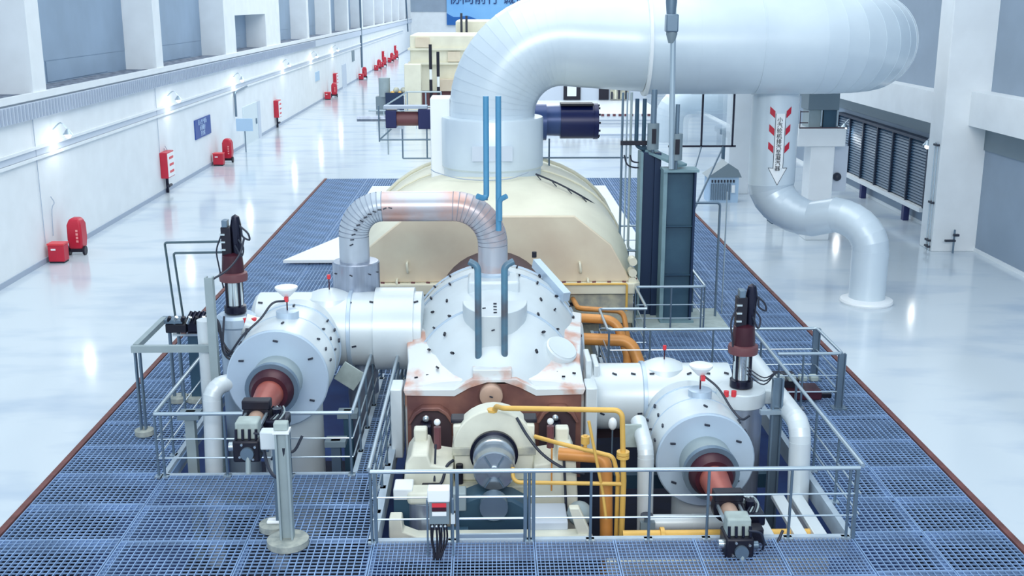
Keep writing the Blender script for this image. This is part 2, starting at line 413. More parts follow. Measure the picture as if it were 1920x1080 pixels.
MB().tube([(p[0], 31.8, p[2]) for p in arc(31.8, 3.5, 1.05, 3.46, p=.95)], .05, 8).build('shell_rib', 'cream', lp)
MB().tube([(p[0], 29.6, p[2]) for p in arc(29.6, 3.5, 1.05, 3.44, p=.95)], .03, 8).build('shell_rib', 'cream', lp)
fp = [(-3.4, 25.8), (3.45, 25.8), (3.6, 25.95), (3.6, 34.5), (-3.5, 34.5), (-3.5, 25.9)]
MB().prism(fp, 'z', .86, 1.12).build('flange', 'cream', lp, bevel=.02)
MB().box(-3.2, 3.45, 25.95, 34.3, .1, .86).build('lower_shell', 'creamdirty', lp)
MB().prism([(2.7, .5), (3.45, .5), (3.45, -.1), (3.0, -1.6), (-3, -1.6), (-3, .5)], 'y', 26.2, 34).build('exhaust_hood', 'creamdirty', lp)
latches(lp, [((-2.9 + .36 * k, 25.92, 1.13), (0, 0, 1)) for k in range(18)] + [((3.52, 26.2 + .5 * k, 1.13), (0, 0, 1)) for k in range(14)], 'brownband', .09, 'flange_bolt')
for x, z in ((-1.95, 1.62), (2.15, 1.6), (-2.2, 1.2), (2.35, 1.2)):
    MB().tube(smoothp([(x, 26, z), (x, 25.85, z - .02), (x + .02, 25.85, z - .2), (x + .02, 26, z - .22)], 4), .03, 8).build('lifting_lug', 'cream', lp)
for z in (1.35, 1.15, 1.62): MB().cyl((3.42, 25.9, z), (3.42, 26.2, z), .1, n=12).build('hinge_lug', 'cream', lp)
MB().lathe((AX, 24.9, .55), (0, 1, 0), [(0, .9), (0, 1.28), (.15, 1.34), (1.1, 1.34)], 40).build('gland_housing', 'darkbrown', lp)
MB().box(1.7, 2.05, 25.9, 25.97, .55, .62).build('nameplate', 'black', lp)
# black cable guard on the roof
ch = MB(); pts = [(1.2, 28.4, 3.36), (1.7, 28.0, 3.2), (2.2, 27.9, 2.95), (2.7, 28.2, 2.6), (3.1, 28.9, 2.15), (3.45, 29.8, 1.5)]
ch.tube(smoothp(pts, 4), .025, 6)
for k in range(7):
    a = Vector(smoothp(pts, 4)[3 * k]); ch.tube([a, a + V(.12, -.2, -.12)], .014, 5)
tag(ch.build('cable_chain', 'hose'), 'thin dark cable run over the right shoulder of the cream casing', 'cable')
c2 = MB().tube(smoothp([(1.0, 28.3, 3.42), (.4, 27.9, 3.3), (-.6, 27.95, 3.3), (-1.3, 28.5, 3.38), (-1.5, 29, 3.4)], 5), .014, 6)
tag(c2.build('cable', 'linegrey'), 'thin grey wire curving round the foot of the giant white pipe', 'cable')

# ================================================================== GIANT CROSSOVER PIPE
bp = thing('crossover_pipe', 'giant white steam pipe rising from the cream casing and bending right', 'pipe', (AX, 29.5, 3.2))
R_ = 1.28
MB().lathe((AX, 29.5, 3.1), (0, 0, 1), [(0, 1.22), (.05, 1.28), (.3, 1.28), (.36, 1.33), (1.58, 1.33), (1.62, 1.31), (1.64, 1.08)], 56).build('lower_sleeve', 'bigpipe', bp)
cx, cz, RR = 1.95, 4.85, 1.85
el = [(AX, 29.5, 4.3)] + [(cx - RR * math.cos(a), 29.5, cz + RR * math.sin(a)) for a in [PI / 2 * i / 15 for i in range(16)]]
full = el + [(x, 29.5, 6.57) for x in (4.05, 5.3, 6.9, 8.4)] + [(8.4 + 2.0 * math.sin(a), 29.5 + 2.0 * (1 - math.cos(a)), 6.57) for a in [PI / 2 * i / 9 for i in range(1, 10)]] + [(10.4, 36, 6.57), (10.4, 44.5, 6.57)]
nb = len(el)
gores(bp, full[:nb + 1], [1.1 + .1 * i / nb for i in range(nb)] + [1.22], 'bigpipe', n=56, lip=.006)
gores(bp, full[nb:], R_, 'bigpipe', n=56, lip=.006)
MB().lathe((4.05, 29.5, 6.57), (1, 0, 0), [(-.05, 1.2), (-.04, R_ + .05), (.04, R_ + .05), (.04, R_)], 56).build('clamp_band', 'white', bp)
MB().lathe((6.9, 29.5, 6.57), (1, 0, 0), [(-.02, R_), (-.02, R_ + .02), (.02, R_ + .02), (.02, R_)], 56).build('seam_band', 'bigpipe', bp)
MB().box(AX - .52, AX + .5, 28.14, 28.2, 3.72, 4.1).build('patch_plate', 'tray', bp)
MB().box(-1.52, -1.0, 29.4, 30.4, 2.9, 5.2).build('flange_box', 'white', bp, bevel=.03)
MB().cyl((1.2, 31.3, 4.38), (1.6, 31.3, 4.38), .5, n=28).build('stub', 'navy_soft', bp)

# actuators on the crossover
aR = thing('valve_actuator', 'large dark navy cylinder actuator right of the giant pipe base', 'actuator', (2.3, 31.5, 3.9))
MB().cyl((1.3, 31.5, 4.4), (2.1, 31.5, 4.4), .4, .43, n=32).build('neck', 'navy_soft', aR)
MB().cyl((2.0, 31.5, 4.38), (2.95, 31.5, 4.38), .48, n=36).build('barrel', 'navy', aR)
MB().cyl((2.93, 31.5, 4.38), (3.05, 31.5, 4.38), .5, n=36).build('end_cap', 'navy', aR)
for k in range(12):
    a = 2 * PI * k / 12; MB().cyl((3.04, 31.5 + .44 * math.cos(a), 4.38 + .44 * math.sin(a)), (3.1, 31.5 + .44 * math.cos(a), 4.38 + .44 * math.sin(a)), .03, n=8).build('bolt', 'black', aR)
MB().box(2.0, 2.9, 31.15, 31.7, 4.84, 4.9).build('top_rail', 'black', aR)
sf = MB(); 
for a, b in (((1.7, 31.5, 3.9), (1.7, 31.5, 3.35)), ((1.5, 31.5, 3.36), (3.95, 31.5, 3.36)), ((1.7, 31.5, 3.36), (1.7, 31.5, 3.1))): sf.tube([a, b], .025, 8)
sf.build('support_frame', 'railpost', aR)
aL = thing('valve_actuator', 'dark actuator with brown middle band and white rod left of the giant pipe', 'actuator', (-2.2, 31.5, 4.2))
MB().box(-2.85, -2.55, 31.2, 31.7, 4.23, 4.72).build('end_block', 'navy', aL, bevel=.02)
MB().box(-1.95, -1.5, 31.2, 31.7, 4.2, 4.75).build('end_block', 'navy', aL, bevel=.02)
MB().cyl((-2.56, 31.45, 4.47), (-1.94, 31.45, 4.47), .2, n=24).build('spring_barrel', 'brownband', aL)
MB().cyl((-3.66, 31.45, 4.47), (-2.84, 31.45, 4.47), .08, n=16).build('rod', 'steelclad', aL)
MB().box(-2.9, -1.7, 31.2, 31.6, 4.76, 4.84).build('top_plate', 'linegrey', aL)
fr = MB()
for a, b in (((-3.04, 31.3, 4.85), (-3.04, 31.3, 3.85)), ((-3.04, 31.3, 3.9), (-1.5, 31.3, 3.9)), ((-3.04, 31.3, 3.9), (-2.7, 31.3, 4.2)), ((-2.4, 31.3, 4.2), (-2.4, 31.3, 3.38)), ((-2.4, 31.3, 3.38), (-1.55, 31.3, 3.38)), ((-1.72, 31.3, 4.2), (-1.72, 31.3, 3.38)), ((-1.53, 31.3, 3.4), (-1.53, 31.3, 3.0))): fr.tube([a, b], .022, 8)
fr.build('frame', 'railpost', aL)
fr = MB()
for a, b in (((-3.5, 33, 4.55), (-2.6, 33, 4.55)), ((-3.1, 33.5, 4.62), (-2.4, 33.5, 5.05)), ((-2.4, 33.5, 5.05), (-1.4, 33.5, 5.05)), ((-2.4, 33.5, 5.05), (-2.4, 33.5, 4.5)), ((-1.85, 33.5, 5.05), (-1.85, 33.5, 4.5)), ((-3.1, 33.5, 4.62), (-1.4, 33.5, 4.62)), ((-3.0, 33.5, 4.62), (-3.0, 33.5, 3.2)), ((-1.4, 33.5, 5.05), (-1.4, 33.5, 3.2))): fr.tube([a, b], .022, 8)
tag(fr.build('railing', 'rail'), 'small grey pipe railing above the brown banded actuator', 'railing')

# blue uprights
def blue(label, pts, r, m='blue', link=None):
    if not link: return tag(MB().tube(fillet(pts, .13, 6), r, 14).build('vent_pipe', m), label, 'pipe')
    t = thing('vent_pipe', label, 'pipe', pts[-1]); MB().tube(fillet(pts, .13, 6), r, 14).build('pipe_run', m, t)
    MB().box(*link).build('mounting_bracket', 'railpost', t); return t
blue('left of the two tall light blue pipes in front of the giant pipe', [(-.05, 20.9, 5.93), (-.05, 20.9, 4.0), (-.22, 20.8, 4.08)], .055, link=(-.08, -.02, 20.92, 21.4, 3.98, 4.04))
blue('right of the two tall light blue pipes in front of the giant pipe', [(.18, 20.9, 5.93), (.18, 20.9, 3.4)], .055, link=(.15, .21, 20.92, 21.3, 3.5, 3.56))
tag(MB().tube(fillet([(.33, 20.8, 4.08), (.2, 20.86, 4.0), (.2, 20.86, 3.6)], .1, 5), .05, 12).build('hook_pipe', 'blue'), 'short blue hook pipe beside the right tall blue pipe', 'pipe')
blue('left hooked teal pipe standing on the front of the white turbine casing', [(-.35, 18.9, 3.26), (-.2, 18.86, 3.19), (-.2, 18.86, 1.38)], .06, 'bluelow')
blue('right hooked teal pipe standing on the front of the white turbine casing', [(.42, 18.9, 3.26), (.26, 18.86, 3.19), (.26, 18.86, 1.38)], .06, 'bluelow')

# ================================================================== HIGH-PRESSURE CASING (white clad)
hp = thing('turbine_casing', 'white clad domed turbine casing with coppery brown front in the middle', 'turbine', (AX, 20, -1))
AZ = .55
prof = [(18.5, .66), (18.6, .82), (18.8, 1.02), (19.1, 1.24), (19.5, 1.44), (20.1, 1.58), (20.8, 1.68), (21.5, 1.78), (22.3, 1.82), (23.0, 1.72), (23.4, 1.45)]
MB().lathe((AX, 0, AZ), (0, 1, 0), prof, 40, a0=-PI / 2 - .25, a1=PI / 2 + .25, up=(0, 0, 1)).build('dome', 'clad', hp); dome = [c for c in hp.children if c.name.startswith('dome')][0]
for y, r in ((20.1, 1.595), (21.9, 1.82), (22.6, 1.82)):
    MB().lathe((AX, y, AZ), (0, 1, 0), [(-.025, r - .02), (-.02, r + .012), (.02, r + .012), (.025, r - .02)], 40, a0=-PI / 2, a1=PI / 2, up=(0, 0, 1)).build('seam_band', 'clad_blue', hp)
front = [(-1.45, -.6), (-1.45, 1.0), (-.62, 1.0), (-.36, 1.14), (-.05, 1.24), (.25, 1.24), (.52, 1.14), (.8, 1.0), (1.6, 1.0), (1.6, -.6)]
MB().prism([(-1.47, .99), (-1.5, 1.08), (-.62, 1.08), (-.3, 1.26), (.46, 1.26), (.8, 1.08), (1.66, 1.08), (1.62, .99), (.8, .97), (.52, 1.12), (.25, 1.22), (-.05, 1.22), (-.36, 1.12), (-.62, .97)], 'y', 18.42, 19.0).build('front_edge', 'cladstain', hp)
# shoulder skirts sloping from the dome to the edge
sh = MB()
for sx, x1 in ((-1, -1.5), (1, 1.66)):
    secs = []
    for y, xo, zo in ((18.64, x1, 1.05), (19.4, x1 + sx * -.02, 1.3), (20.6, x1 + sx * .1, 1.45), (22.4, x1 + sx * .25, 1.35)):
        xi = AX + sx * .55
        secs.append([(xo, y, -.3), (xo, y, zo), (AX + sx * 1.05, y, zo + .12), (xi, y, zo + .15), (xi, y, -.3)])
    sh.loft(secs)
sh.build('shoulder_panel', 'cladstain', hp, bevel=.02)
MB().prism(front, 'y', 18.5, 18.62).build('front_plate', 'copper', hp)
# recessed arches on the copper face
for x0, x1 in ((-1.38, -.68), (.86, 1.5)):
    a = [(x0, -.55), (x0, .45)] + [(x0 + .12 - .12 * math.cos(t), .5 + .22 * math.sin(t)) for t in (0.3, .8, 1.3)] + [(x1 - .12 + .12 * math.cos(t), .5 + .22 * math.sin(t)) for t in (1.3, .8, .3)] + [(x1, .45), (x1, -.55)]
    MB().prism(a, 'y', 18.44, 18.52).build('recess_panel', 'darkbrown', hp)
    b = [(p[0] + (.05 if p[0] < (x0 + x1) / 2 else -.05), p[1] - .03) for p in a]
    MB().prism([(x0 - .05, .5), (x0 + .05, .7), (x0 + .2, .8), (x1 - .2, .8), (x1 - .05, .7), (x1 + .05, .5), (x1 + .0, .5), (x1 - .1, .66), (x1 - .22, .74), (x0 + .22, .74), (x0 + .1, .66), (x0, .5)], 'y', 18.3, 18.5).build('arch_rim', 'copper', hp, bevel=.01)
MB().lathe((.02, 18.3, 1.0), (0, 1, 0), [(0, .17), (.02, .2), (.3, .2)], 32).build('round_cover', 'copper_light', hp)
MB().box(-.3, .38, 18.5, 19.5, 1.15, 1.42).build('nose_block', 'cladstain', hp, bevel=.015)
# stepped D-shaped nozzle box
D = [(AX + .6 * math.cos(t), 20.1 - .95 * math.sin(t)) for t in [PI * i / 18 for i in range(19)]]
MB().prism(D, 'z', 1.5, 2.24).build('nozzle_box', 'clad', hp, bevel=.012)
MB().box(-.16, .28, 18.98, 19.6, 1.4, 2.25).build('nozzle_front', 'clad', hp, bevel=.012)
MB().box(-.42, .58, 20.9, 21.7, 1.9, 2.4).build('rear_box', 'clad', hp, bevel=.05)
for sx, x in ((-1, -1.63), (1, 1.77)):
    MB().box(x - .1, x + .1, 18.35, 18.9, -.15, 1.12).build('side_plate', 'clad', hp, bevel=.02)
MB().lathe((1.17, 19.55, 1.22), (.35, -.35, .75), [(0, .3), (.35, .3), (.37, .27), (.39, .27)], 28).build('manhole', 'clad', hp)
MB().bar((.98, 23.0, 2.28), (1.55, 21.8, 1.85), .16, .2).build('side_duct', 'clad_blue', hp)
MB().cyl((.95, 23.1, 2.38), (.95, 23.1, 2.5), .05, n=10).build('knob', 'black', hp)
MB().lathe((1.5, 22.6, .35), (1, 0, 0), [(0, .8), (.35, .8), (.45, .7)], 32).build('side_nozzle', 'clad', hp)
sp = []
for y, r, n_ in ((18.95, 1.28, 9), (19.6, 1.5, 9), (20.2, 1.6, 11), (21.0, 1.71, 11), (21.8, 1.81, 11), (22.5, 1.82, 11)):
    for k in range(n_):
        a = -1.3 + 2.6 * k / (n_ - 1) + random.uniform(-.05, .05)
        if abs(a) < .42 and y < 21.7: continue
        sp.append(((AX + r * math.sin(a), y, AZ + r * math.cos(a)), (math.sin(a), -.12, math.cos(a))))
latches(dome, sp, 'black', .1)
latches(hp, [((AX + dx, 19.1 + dy, 2.25), (0, 0, 1)) for dx, dy in ((.0, .1), (0, .3), (0, .5), (0, .72), (-.2, .4))] + [((.06, 18.97, z), (0, -1, 0)) for z in (2.0, 1.6)] + [((.02, 18.29, 1.0), (0, -1, 0))], 'hose', .06)
latches(hp, [((x, 18.7 + .25 * abs(math.sin(x * 5)), 1.2), (0, 0, 1)) for x in (-1.3, -1.1, -.9, -.7, .9, 1.1, 1.3, 1.5)], 'black', .06)
MB().box(-1.3, 1.45, 18.65, 23.3, -1.9, -.3).build('lower_casing', 'darkbrown', hp)

# small arch pipe
ap = thing('arch_pipe', 'steel clad arch pipe with heat-browned bend over the white casing', 'pipe', (-2.64, 21.5, -1.5))
path = fillet([(-2.64, 21.5, 2.6), (-2.64, 21.5, 3.77), (.07, 21.5, 3.77), (.07, 21.5, 2.2)], .78, 12)
mats = ['archwhite' if i < 13 else 'archpipe' for i in range(len(path) - 1)]
gores(ap, path, .285, 'archpipe', n=32, lip=.008, mats=mats, joint='linegrey')
latches(ap, [((-1.86 - .8 * math.cos(a), 21.5 - .295, 2.99 + .8 * math.sin(a)), (-.3 * math.cos(a), -1, .3 * math.sin(a))) for a in [.1 + .13 * q for q in range(12)]], 'hose', .07)
MB().lathe((.07, 21.5, 1.9), (0, 0, 1), [(0, .34), (.55, .33), (.58, .29)], 32).build('base_sleeve', 'clad_blue', ap)
MB().lathe((-2.62, 21.5, 1.62), (0, 0, 1), [(0, .3), (.08, .45), (.12, .46), (1.05, .46), (1.07, .44), (1.08, .28)], 36).build('outer_sleeve', 'steelclad', ap)
gores(ap, [(-2.6, 21.5, 1.66), (-2.6, 21.45, 1.0), (-2.55, 21.4, .5), (-2.5, 21.35, -1.9)], .3, 'steelclad', n=28, name='pipe_section')
latches(ap, [((-2.62 + .46 * math.sin(a), 21.5 - .46 * math.cos(a), z), (math.sin(a), -math.cos(a), 0)) for a in (-.9, -.1, .7, 1.2) for z in (1.85, 2.5)], 'black', .06)
ds = thing('junction_plate', 'tilted pale square plate right of the left valve drum', 'plate', (-2.7, 20.2, .9))
MB().box(-.22, .22, -.02, .02, -.2, .2, Matrix.Translation((-2.62, 19.9, .85)) @ Matrix.Rotation(.6, 4, 'Y')).build('plate', 'concrete', ds, bevel=.01)
MB().box(-.06, .06, 0, .3, -.06, .06, Matrix.Translation((-2.62, 19.92, .85))).build('bracket', 'railpost', ds)

# ================================================================== VALVE CHESTS
def valve(label, cxx, cy, czz, r, length, teeY, teez, teer, tx0, tx1, red_stem):
    t = thing('steam_valve', label, 'valve', (cxx, cy + 1, -1.9))
    drum = MB().lathe((cxx, cy + .03, czz), (0, 1, 0), [(0, r), (length * .5, r), (length, r * .97), (length + .25, r * .8), (length + .4, r * .4), (length + .42, .01)], 48).build('drum', 'clad', t)
    MB().lathe((cxx, cy, czz), (0, 1, 0), [(0, .3), (0, r - .01), (.02, r + .012), (.07, r + .012), (.07, r)], 48).build('end_plate', 'clad_blue', t)
    for y in (cy + length * .45, cy + length * .8):
        MB().lathe((cxx, y, czz), (0, 1, 0), [(-.02, r - .02), (-.015, r + .008), (.015, r + .008), (.02, r - .02)], 48).build('seam_band', 'clad_blue', drum)
    MB().cyl((cxx, cy + .1, czz), (cxx, cy - .42, czz), .43, n=40).build('sleeve', 'postgreen', t)
    MB().lathe((cxx, cy - .42, czz), (0, -1, 0), [(0, .3), (0, .45), (.12, .45), (.12, .33)], 40).build('sleeve_ring', 'railpost', t)
    MB().lathe((cxx, cy - .44, czz), (0, -1, 0), [(0, .38), (.14, .37), (.3, .3), (.3, .1)], 32).build('spindle_collar', 'maroon', t)
    MB().lathe((cxx, cy - .5, czz), (0, -1, 0), [(0, .27), (.1, .24), (1.2, .17), (1.22, .1)], 32).build('spindle', 'redtube', t)
    # actuator head
    y = cy - 1.7
    MB().lathe((cxx, y + .1, czz), (0, -1, 0), [(0, .1), (0, .22), (.1, .24), (.2, .22), (.2, .1)], 28).build('clamp_ring', 'black', t)
    MB().box(cxx - .22, cxx + .22, y - .12, y + .08, czz + .12, czz + .27).build('clamp_block', 'black', t, bevel=.02)
    MB().cyl((cxx, y - .1, czz - .02), (cxx, y - .55, czz - .02), .13, n=20).build('piston', 'copper_light', t)
    for s in (-1, 1): MB().bar((cxx + s * .16, y - .1, czz + .05), (cxx + s * .16, y - .6, czz + .05), .035, .05).build('tie_rod', 'rail', t)
    MB().box(cxx - .17, cxx + .17, y - .85, y - .55, czz - .08, czz + .2).build('head_box', 'concrete', t, bevel=.03)
    mo = MB().box(cxx - .2, cxx + .2, y - .95, y - .5, czz - .4, czz - .06).build('motor_block', 'black', t, bevel=.03)
    MB().cyl((cxx + .02, y - 1.0, czz - .25), (cxx + .02, y - .9, czz - .25), .1, n=16).build('motor_face', 'railpost', mo)
    MB().cyl((cxx + .03, y - .95, czz - .25), (cxx + .03, y - 1.02, czz - .55), .04, n=10).build('drain', 'postgreen', mo)
    for q in range(4):
        a = q * PI / 2 + .6; MB().cyl((cxx + .02 + .14 * math.cos(a), y - .97, czz - .23 + .14 * math.sin(a)), (cxx + .02 + .14 * math.cos(a), y - .93, czz - .23 + .14 * math.sin(a)), .02, n=8).build('bolt', 'chrome', mo)
    for q in range(4): MB().cyl((cxx - .15 + q * .1, y - .87, czz + .1), (cxx - .15 + q * .1, y - .9, czz - .05), .022, n=8).build('gland', 'blackgloss', t)
    MB().cyl((cxx + .32, y - .1, czz + .02), (cxx + .32, y - .1, czz + .14), .07, n=12).build('connector', 'blackgloss', t)
    MB().cyl((cxx - .28, y - .8, czz - .2), (cxx - .2, y - .8, czz - .2), .07, n=12).build('side_cap', 'chrome', t)
    MB().cyl((cxx + .2, y - .75, czz - .25), (cxx + .3, y - .75, czz - .25), .06, n=12).build('side_cap', 'railpost', t)
    MB().tube(smoothp([(cxx + .12, y - .9, czz + .05), (cxx + .3, y - .9, czz + .0), (cxx + .38, y - .75, czz - .3), (cxx + .3, y - .6, czz - .5)], 5), .018, 6).build('wire', 'hose', t)
    MB().box(cxx + .16, cxx + .5, y - .35, y + .1, czz - .16, czz + .02).build('terminal_box', 'blackgloss', t, bevel=.03)
    MB().box(cxx + .2, cxx + .42, y - .6, y - .38, czz - .3, czz - .08).build('terminal_box', 'black', t, bevel=.02)
    for q in range(4): MB().tube(smoothp([(cxx + .2 + q * .07, y + .05, czz + .02), (cxx + .25 + q * .05, y + .02, czz + .13), (cxx + .32 + q * .04, y - .12, czz + .08), (cxx + .2 + q * .05, y - .3, czz - .02)], 4), .014, 6).build('wire', 'postgreen' if q % 2 else 'hose', t)
    MB().tube(smoothp([(cxx + .1, y - .5, czz + .1), (cxx + .35, y - .55, czz - .25), (cxx + .6, y - .5, czz - .42), (cxx + .75, y - .4, czz - .2)], 5), .022, 8).build('wire', 'hose', t)
    # tee across
    MB().lathe((tx0, teeY, teez), (1, 0, 0), [(0, teer * .75), (.05, teer * .92), (.12, teer), (tx1 - tx0, teer)], 40).build('cross_pipe', 'clad', t)
    MB().lathe(((tx0 + tx1) / 2 + (.25 if cxx < 0 else -.25), teeY, teez), (1, 0, 0), [(-.04, teer + .01), (-.03, teer + .04), (.03, teer + .04), (.04, teer)], 40).build('flange_band', 'clad_blue', t)
    sx = cxx - .35 if cxx > 0 else cxx + .55
    MB().lathe((sx, teeY + .05, teez + teer * .75), (0, 0, 1), [(0, teer * .72), (.12, teer * .66), (.2, teer * .4), (.25, .05)], 28).build('dome_cap', 'clad', t)
    MB().cyl((sx, teeY, teez + teer), (sx, teeY, teez + teer + .3), .012, n=6).build('stem', 'maroon', t)
    MB().cyl((sx, teeY, teez + teer + .28), (sx, teeY, teez + teer + .36), .035, n=8).build('stem_tip', 'redbright', t)
    # lid on a stalk
    ly = cy + .95; lx = cxx + .05
    MB().lathe((lx, ly, czz + r - .04), (0, 0, 1), [(0, .2), (.14, .2), (.15, .18), (.15, .01)], 28).build('collar', 'clad_blue', t)
    MB().cyl((lx, ly, czz + r + .1), (lx, ly, czz + r + .42), .014, n=6).build('stalk', 'maroon', t)
    MB().lathe((lx, ly, czz + r + .36), (0, 0, 1), [(0, .06), (.1, .16), (.15, .2), (.18, .2), (.185, .19)], 28).build('lid', 'white', t)
    MB().box(lx - .02, lx + .05, ly - .16, ly - .08, czz + r + .3, czz + r + .38).build('sensor', 'redbright', t)
    # lower vertical barrel
    MB().cyl((cxx + .1, cy + .75, czz - .5), (cxx + .1, cy + .75, -1.8), r * .62, n=32).build('lower_barrel', 'clad', t)
    sp = [((cxx + (r - .17) * math.sin(a), cy - .01, czz + (r - .17) * math.cos(a)), (0, -1, 0)) for a in (0, 1.0, 2.15, -1.05, -2.2)]
    for yy in (.35, .8, 1.2):
        for a in (-1.3, -.95, .05, .85, 1.1, 1.35): sp.append(((cxx + r * math.sin(a), cy + yy * length / 1.6, czz + r * math.cos(a)), (math.sin(a), 0, math.cos(a))))
    for q in range(8):
        xx = tx0 + .2 + (tx1 - tx0 - .3) * q / 7
        sp.append(((xx, teeY - teer * .5, teez + teer * .86), (0, -.5, .86))); sp.append(((xx + .1, teeY - teer * .97, teez - teer * .2), (0, -1, -.2)))
    latches(drum, sp, 'hose', .085)
    return t
vL = valve('white clad steam valve drum with red spindle in the left pit', -3.64, 18.3, 1.34, .86, 2.2, 21.0, 1.45, .72, -4.55, -1.3, True)
vR = valve('white clad steam valve drum with red spindle in the right pit', 3.52, 17.0, .33, .8, 1.75, 19.35, .62, .6, 1.7, 4.35, True)
MB().cyl((-2.2, 21.0, 1.45), (-1.45, 21.0, 1.45), .8, n=36).build('inlet_collar', 'clad', vL)
for s in (0, 1): MB().box(1.72 + s * .14, 1.82 + s * .14, 19.0, 19.7, .3, 1.42 - s * .1).build('flange_plate', 'clad', vR, bevel=.02)
tag(MB().tube(smoothp([(-3.6, 19.1, 2.52), (-3.8, 19.0, 2.5), (-4.0, 18.9, 2.25), (-4.3, 18.8, 1.98), (-4.6, 18.9, 1.6), (-4.75, 19.2, 1.7), (-4.8, 19.6, 2.1)], 6), .02, 8).build('cable', 'hose'), 'black cable looping from the lid of the left valve drum', 'cable')
tag(MB().tube(smoothp([(3.6, 17.9, 1.5), (3.85, 17.8, 1.3), (4.05, 17.6, 1.0), (4.2, 17.5, .86), (4.35, 17.6, .88)], 6), .02, 8).build('cable', 'hose'), 'black cable curving from the lid of the right valve drum', 'cable')

# vertical servo actuators
def servo(label, x, y, z0, flip=1):
    t = thing('servo_actuator', label, 'actuator', (x, y, z0))
    MB().lathe((x, y, z0), (0, 0, 1), [(0, .14), (.02, .2), (.14, .2), (.16, .15)], 28).build('base_ring', 'blackgloss', t)
    MB().cyl((x, y, z0 + .1), (x, y, z0 + .62), .15, n=28).build('barrel', 'chrome', t)
    for k in range(4):
        a = PI / 4 + k * PI / 2; MB().cyl((x + .17 * math.cos(a), y + .17 * math.sin(a), z0 + .12), (x + .17 * math.cos(a), y + .17 * math.sin(a), z0 + .62), .02, n=8).build('tie_rod', 'blackgloss', t)
    MB().lathe((x, y, z0 + .6), (0, 0, 1), [(0, .18), (.02, .25), (.1, .26), (.16, .25), (.18, .21)], 28).build('flange', 'brownband', t)
    MB().lathe((x, y, z0 + .78), (0, 0, 1), [(0, .2), (.06, .2), (.32, .18), (.36, .1)], 28).build('spring_housing', 'maroon', t)
    vb = MB().box(x - .16, x + .02, y - .1, y + .1, z0 + 1.1, z0 + 1.62).build('valve_block', 'black', t, bevel=.015)
    MB().box(x - .13, x - .03, y - .12, y + .06, z0 + 1.62, z0 + 1.75).build('top_block', 'railpost', t, bevel=.01)
    MB().lathe((x + .1, y, z0 + 1.1), (0, 0, 1), [(0, .08), (.3, .09), (.55, .1), (.7, .07), (.74, .01)], 16).build('servo_motor', 'blackgloss', t)
    for q in range(3): MB().box(x - .17, x - .08, y - .14, y - .08, z0 + 1.2 + q * .14, z0 + 1.23 + q * .14).build('fitting', 'chrome', vb)
    MB().tube(smoothp([(x + .12, y - .05, z0 + 1.7), (x + .2, y - .05, z0 + 1.6), (x + .22, y - .05, z0 + 1.45), (x + .34, y - .05, z0 + 1.38), (x + .32, y - .05, z0 + 1.5), (x + .2, y - .05, z0 + 1.62)], 5), .018, 6).build('hose', 'hose', t)
    MB().tube(smoothp([(x - .14, y - .1, z0 + 1.5), (x - .25, y - .1, z0 + 1.2), (x - .22, y - .12, z0 + .9), (x - .17, y - .1, z0 + .5)], 5), .016, 6).build('hose', 'hose', t)
    MB().tube(smoothp([(x + .15, y - .1, z0 + 1.4), (x + .24, y - .12, z0 + 1.25), (x + .2, y - .15, z0 + 1.1), (x + .1, y - .15, z0 + 1.3)], 5), .016, 6).build('hose', 'hose', t)
    return t
servo('tall black and maroon servo actuator standing beside the left valve drum', -4.68, 20.0, 2.06)
servo('tall black and maroon servo actuator standing beside the right valve drum', 4.35, 18.3, 1.15)
sv = thing('valve_bonnet', 'pale cylinder under the left servo actuator', 'valve', (-4.68, 20, -1.9))
MB().lathe((-4.68, 20.0, -1.9), (0, 0, 1), [(0, .3), (3.7, .3), (3.75, .36), (3.9, .36), (3.95, .3)], 32).build('body', 'clad_blue', sv)
for x in (-4.45, -4.3): MB().cyl((x, 19.75, 1.95), (x, 19.75, 2.03), .05, n=10).build('red_cap', 'redbright', sv)
MB().cyl((-4.5, 19.8, 1.9), (-4.0, 19.9, 1.7), .2, n=20).build('branch', 'clad', sv)
sv = thing('valve_bonnet', 'white topped grey cylinder under the right servo actuator', 'valve', (4.35, 18.3, -1.9))
MB().lathe((4.35, 18.3, -1.9), (0, 0, 1), [(0, .38), (2.75, .38)], 32).build('body', 'steelclad', sv)
MB().lathe((4.35, 18.3, .85), (0, 0, 1), [(0, .4), (.02, .42), (.26, .42), (.28, .4), (.3, .2)], 32).build('top', 'clad', sv)
for x in (4.02, 4.15): MB().cyl((x, 17.95, 1.1), (x, 17.95, 1.2), .045, n=10).build('red_cap', 'redbright', sv)
MB().box(4.6, 5.1, 18.2, 18.7, .85, 1.12).build('side_box', 'clad', sv, bevel=.03)
for k in range(4):
    tag(MB().tube(smoothp([(-4.98, 19.3, 2.25 - k * .05), (-4.8, 19.2, 2.1 - k * .06), (-4.75, 19.2, 1.75 - k * .07), (-4.6, 19.2, 1.55 - k * .04), (-4.4, 19.3, 1.65 + k * .02), (-4.3 - k * .03, 19.5, 1.9)], 5), .018, 6).build('cable', 'hose'), ['topmost', 'second', 'third', 'lowest'][k] + ' thin black cable in the loop below the left servo actuator', 'cable', 'cables looped below the left servo actuator')

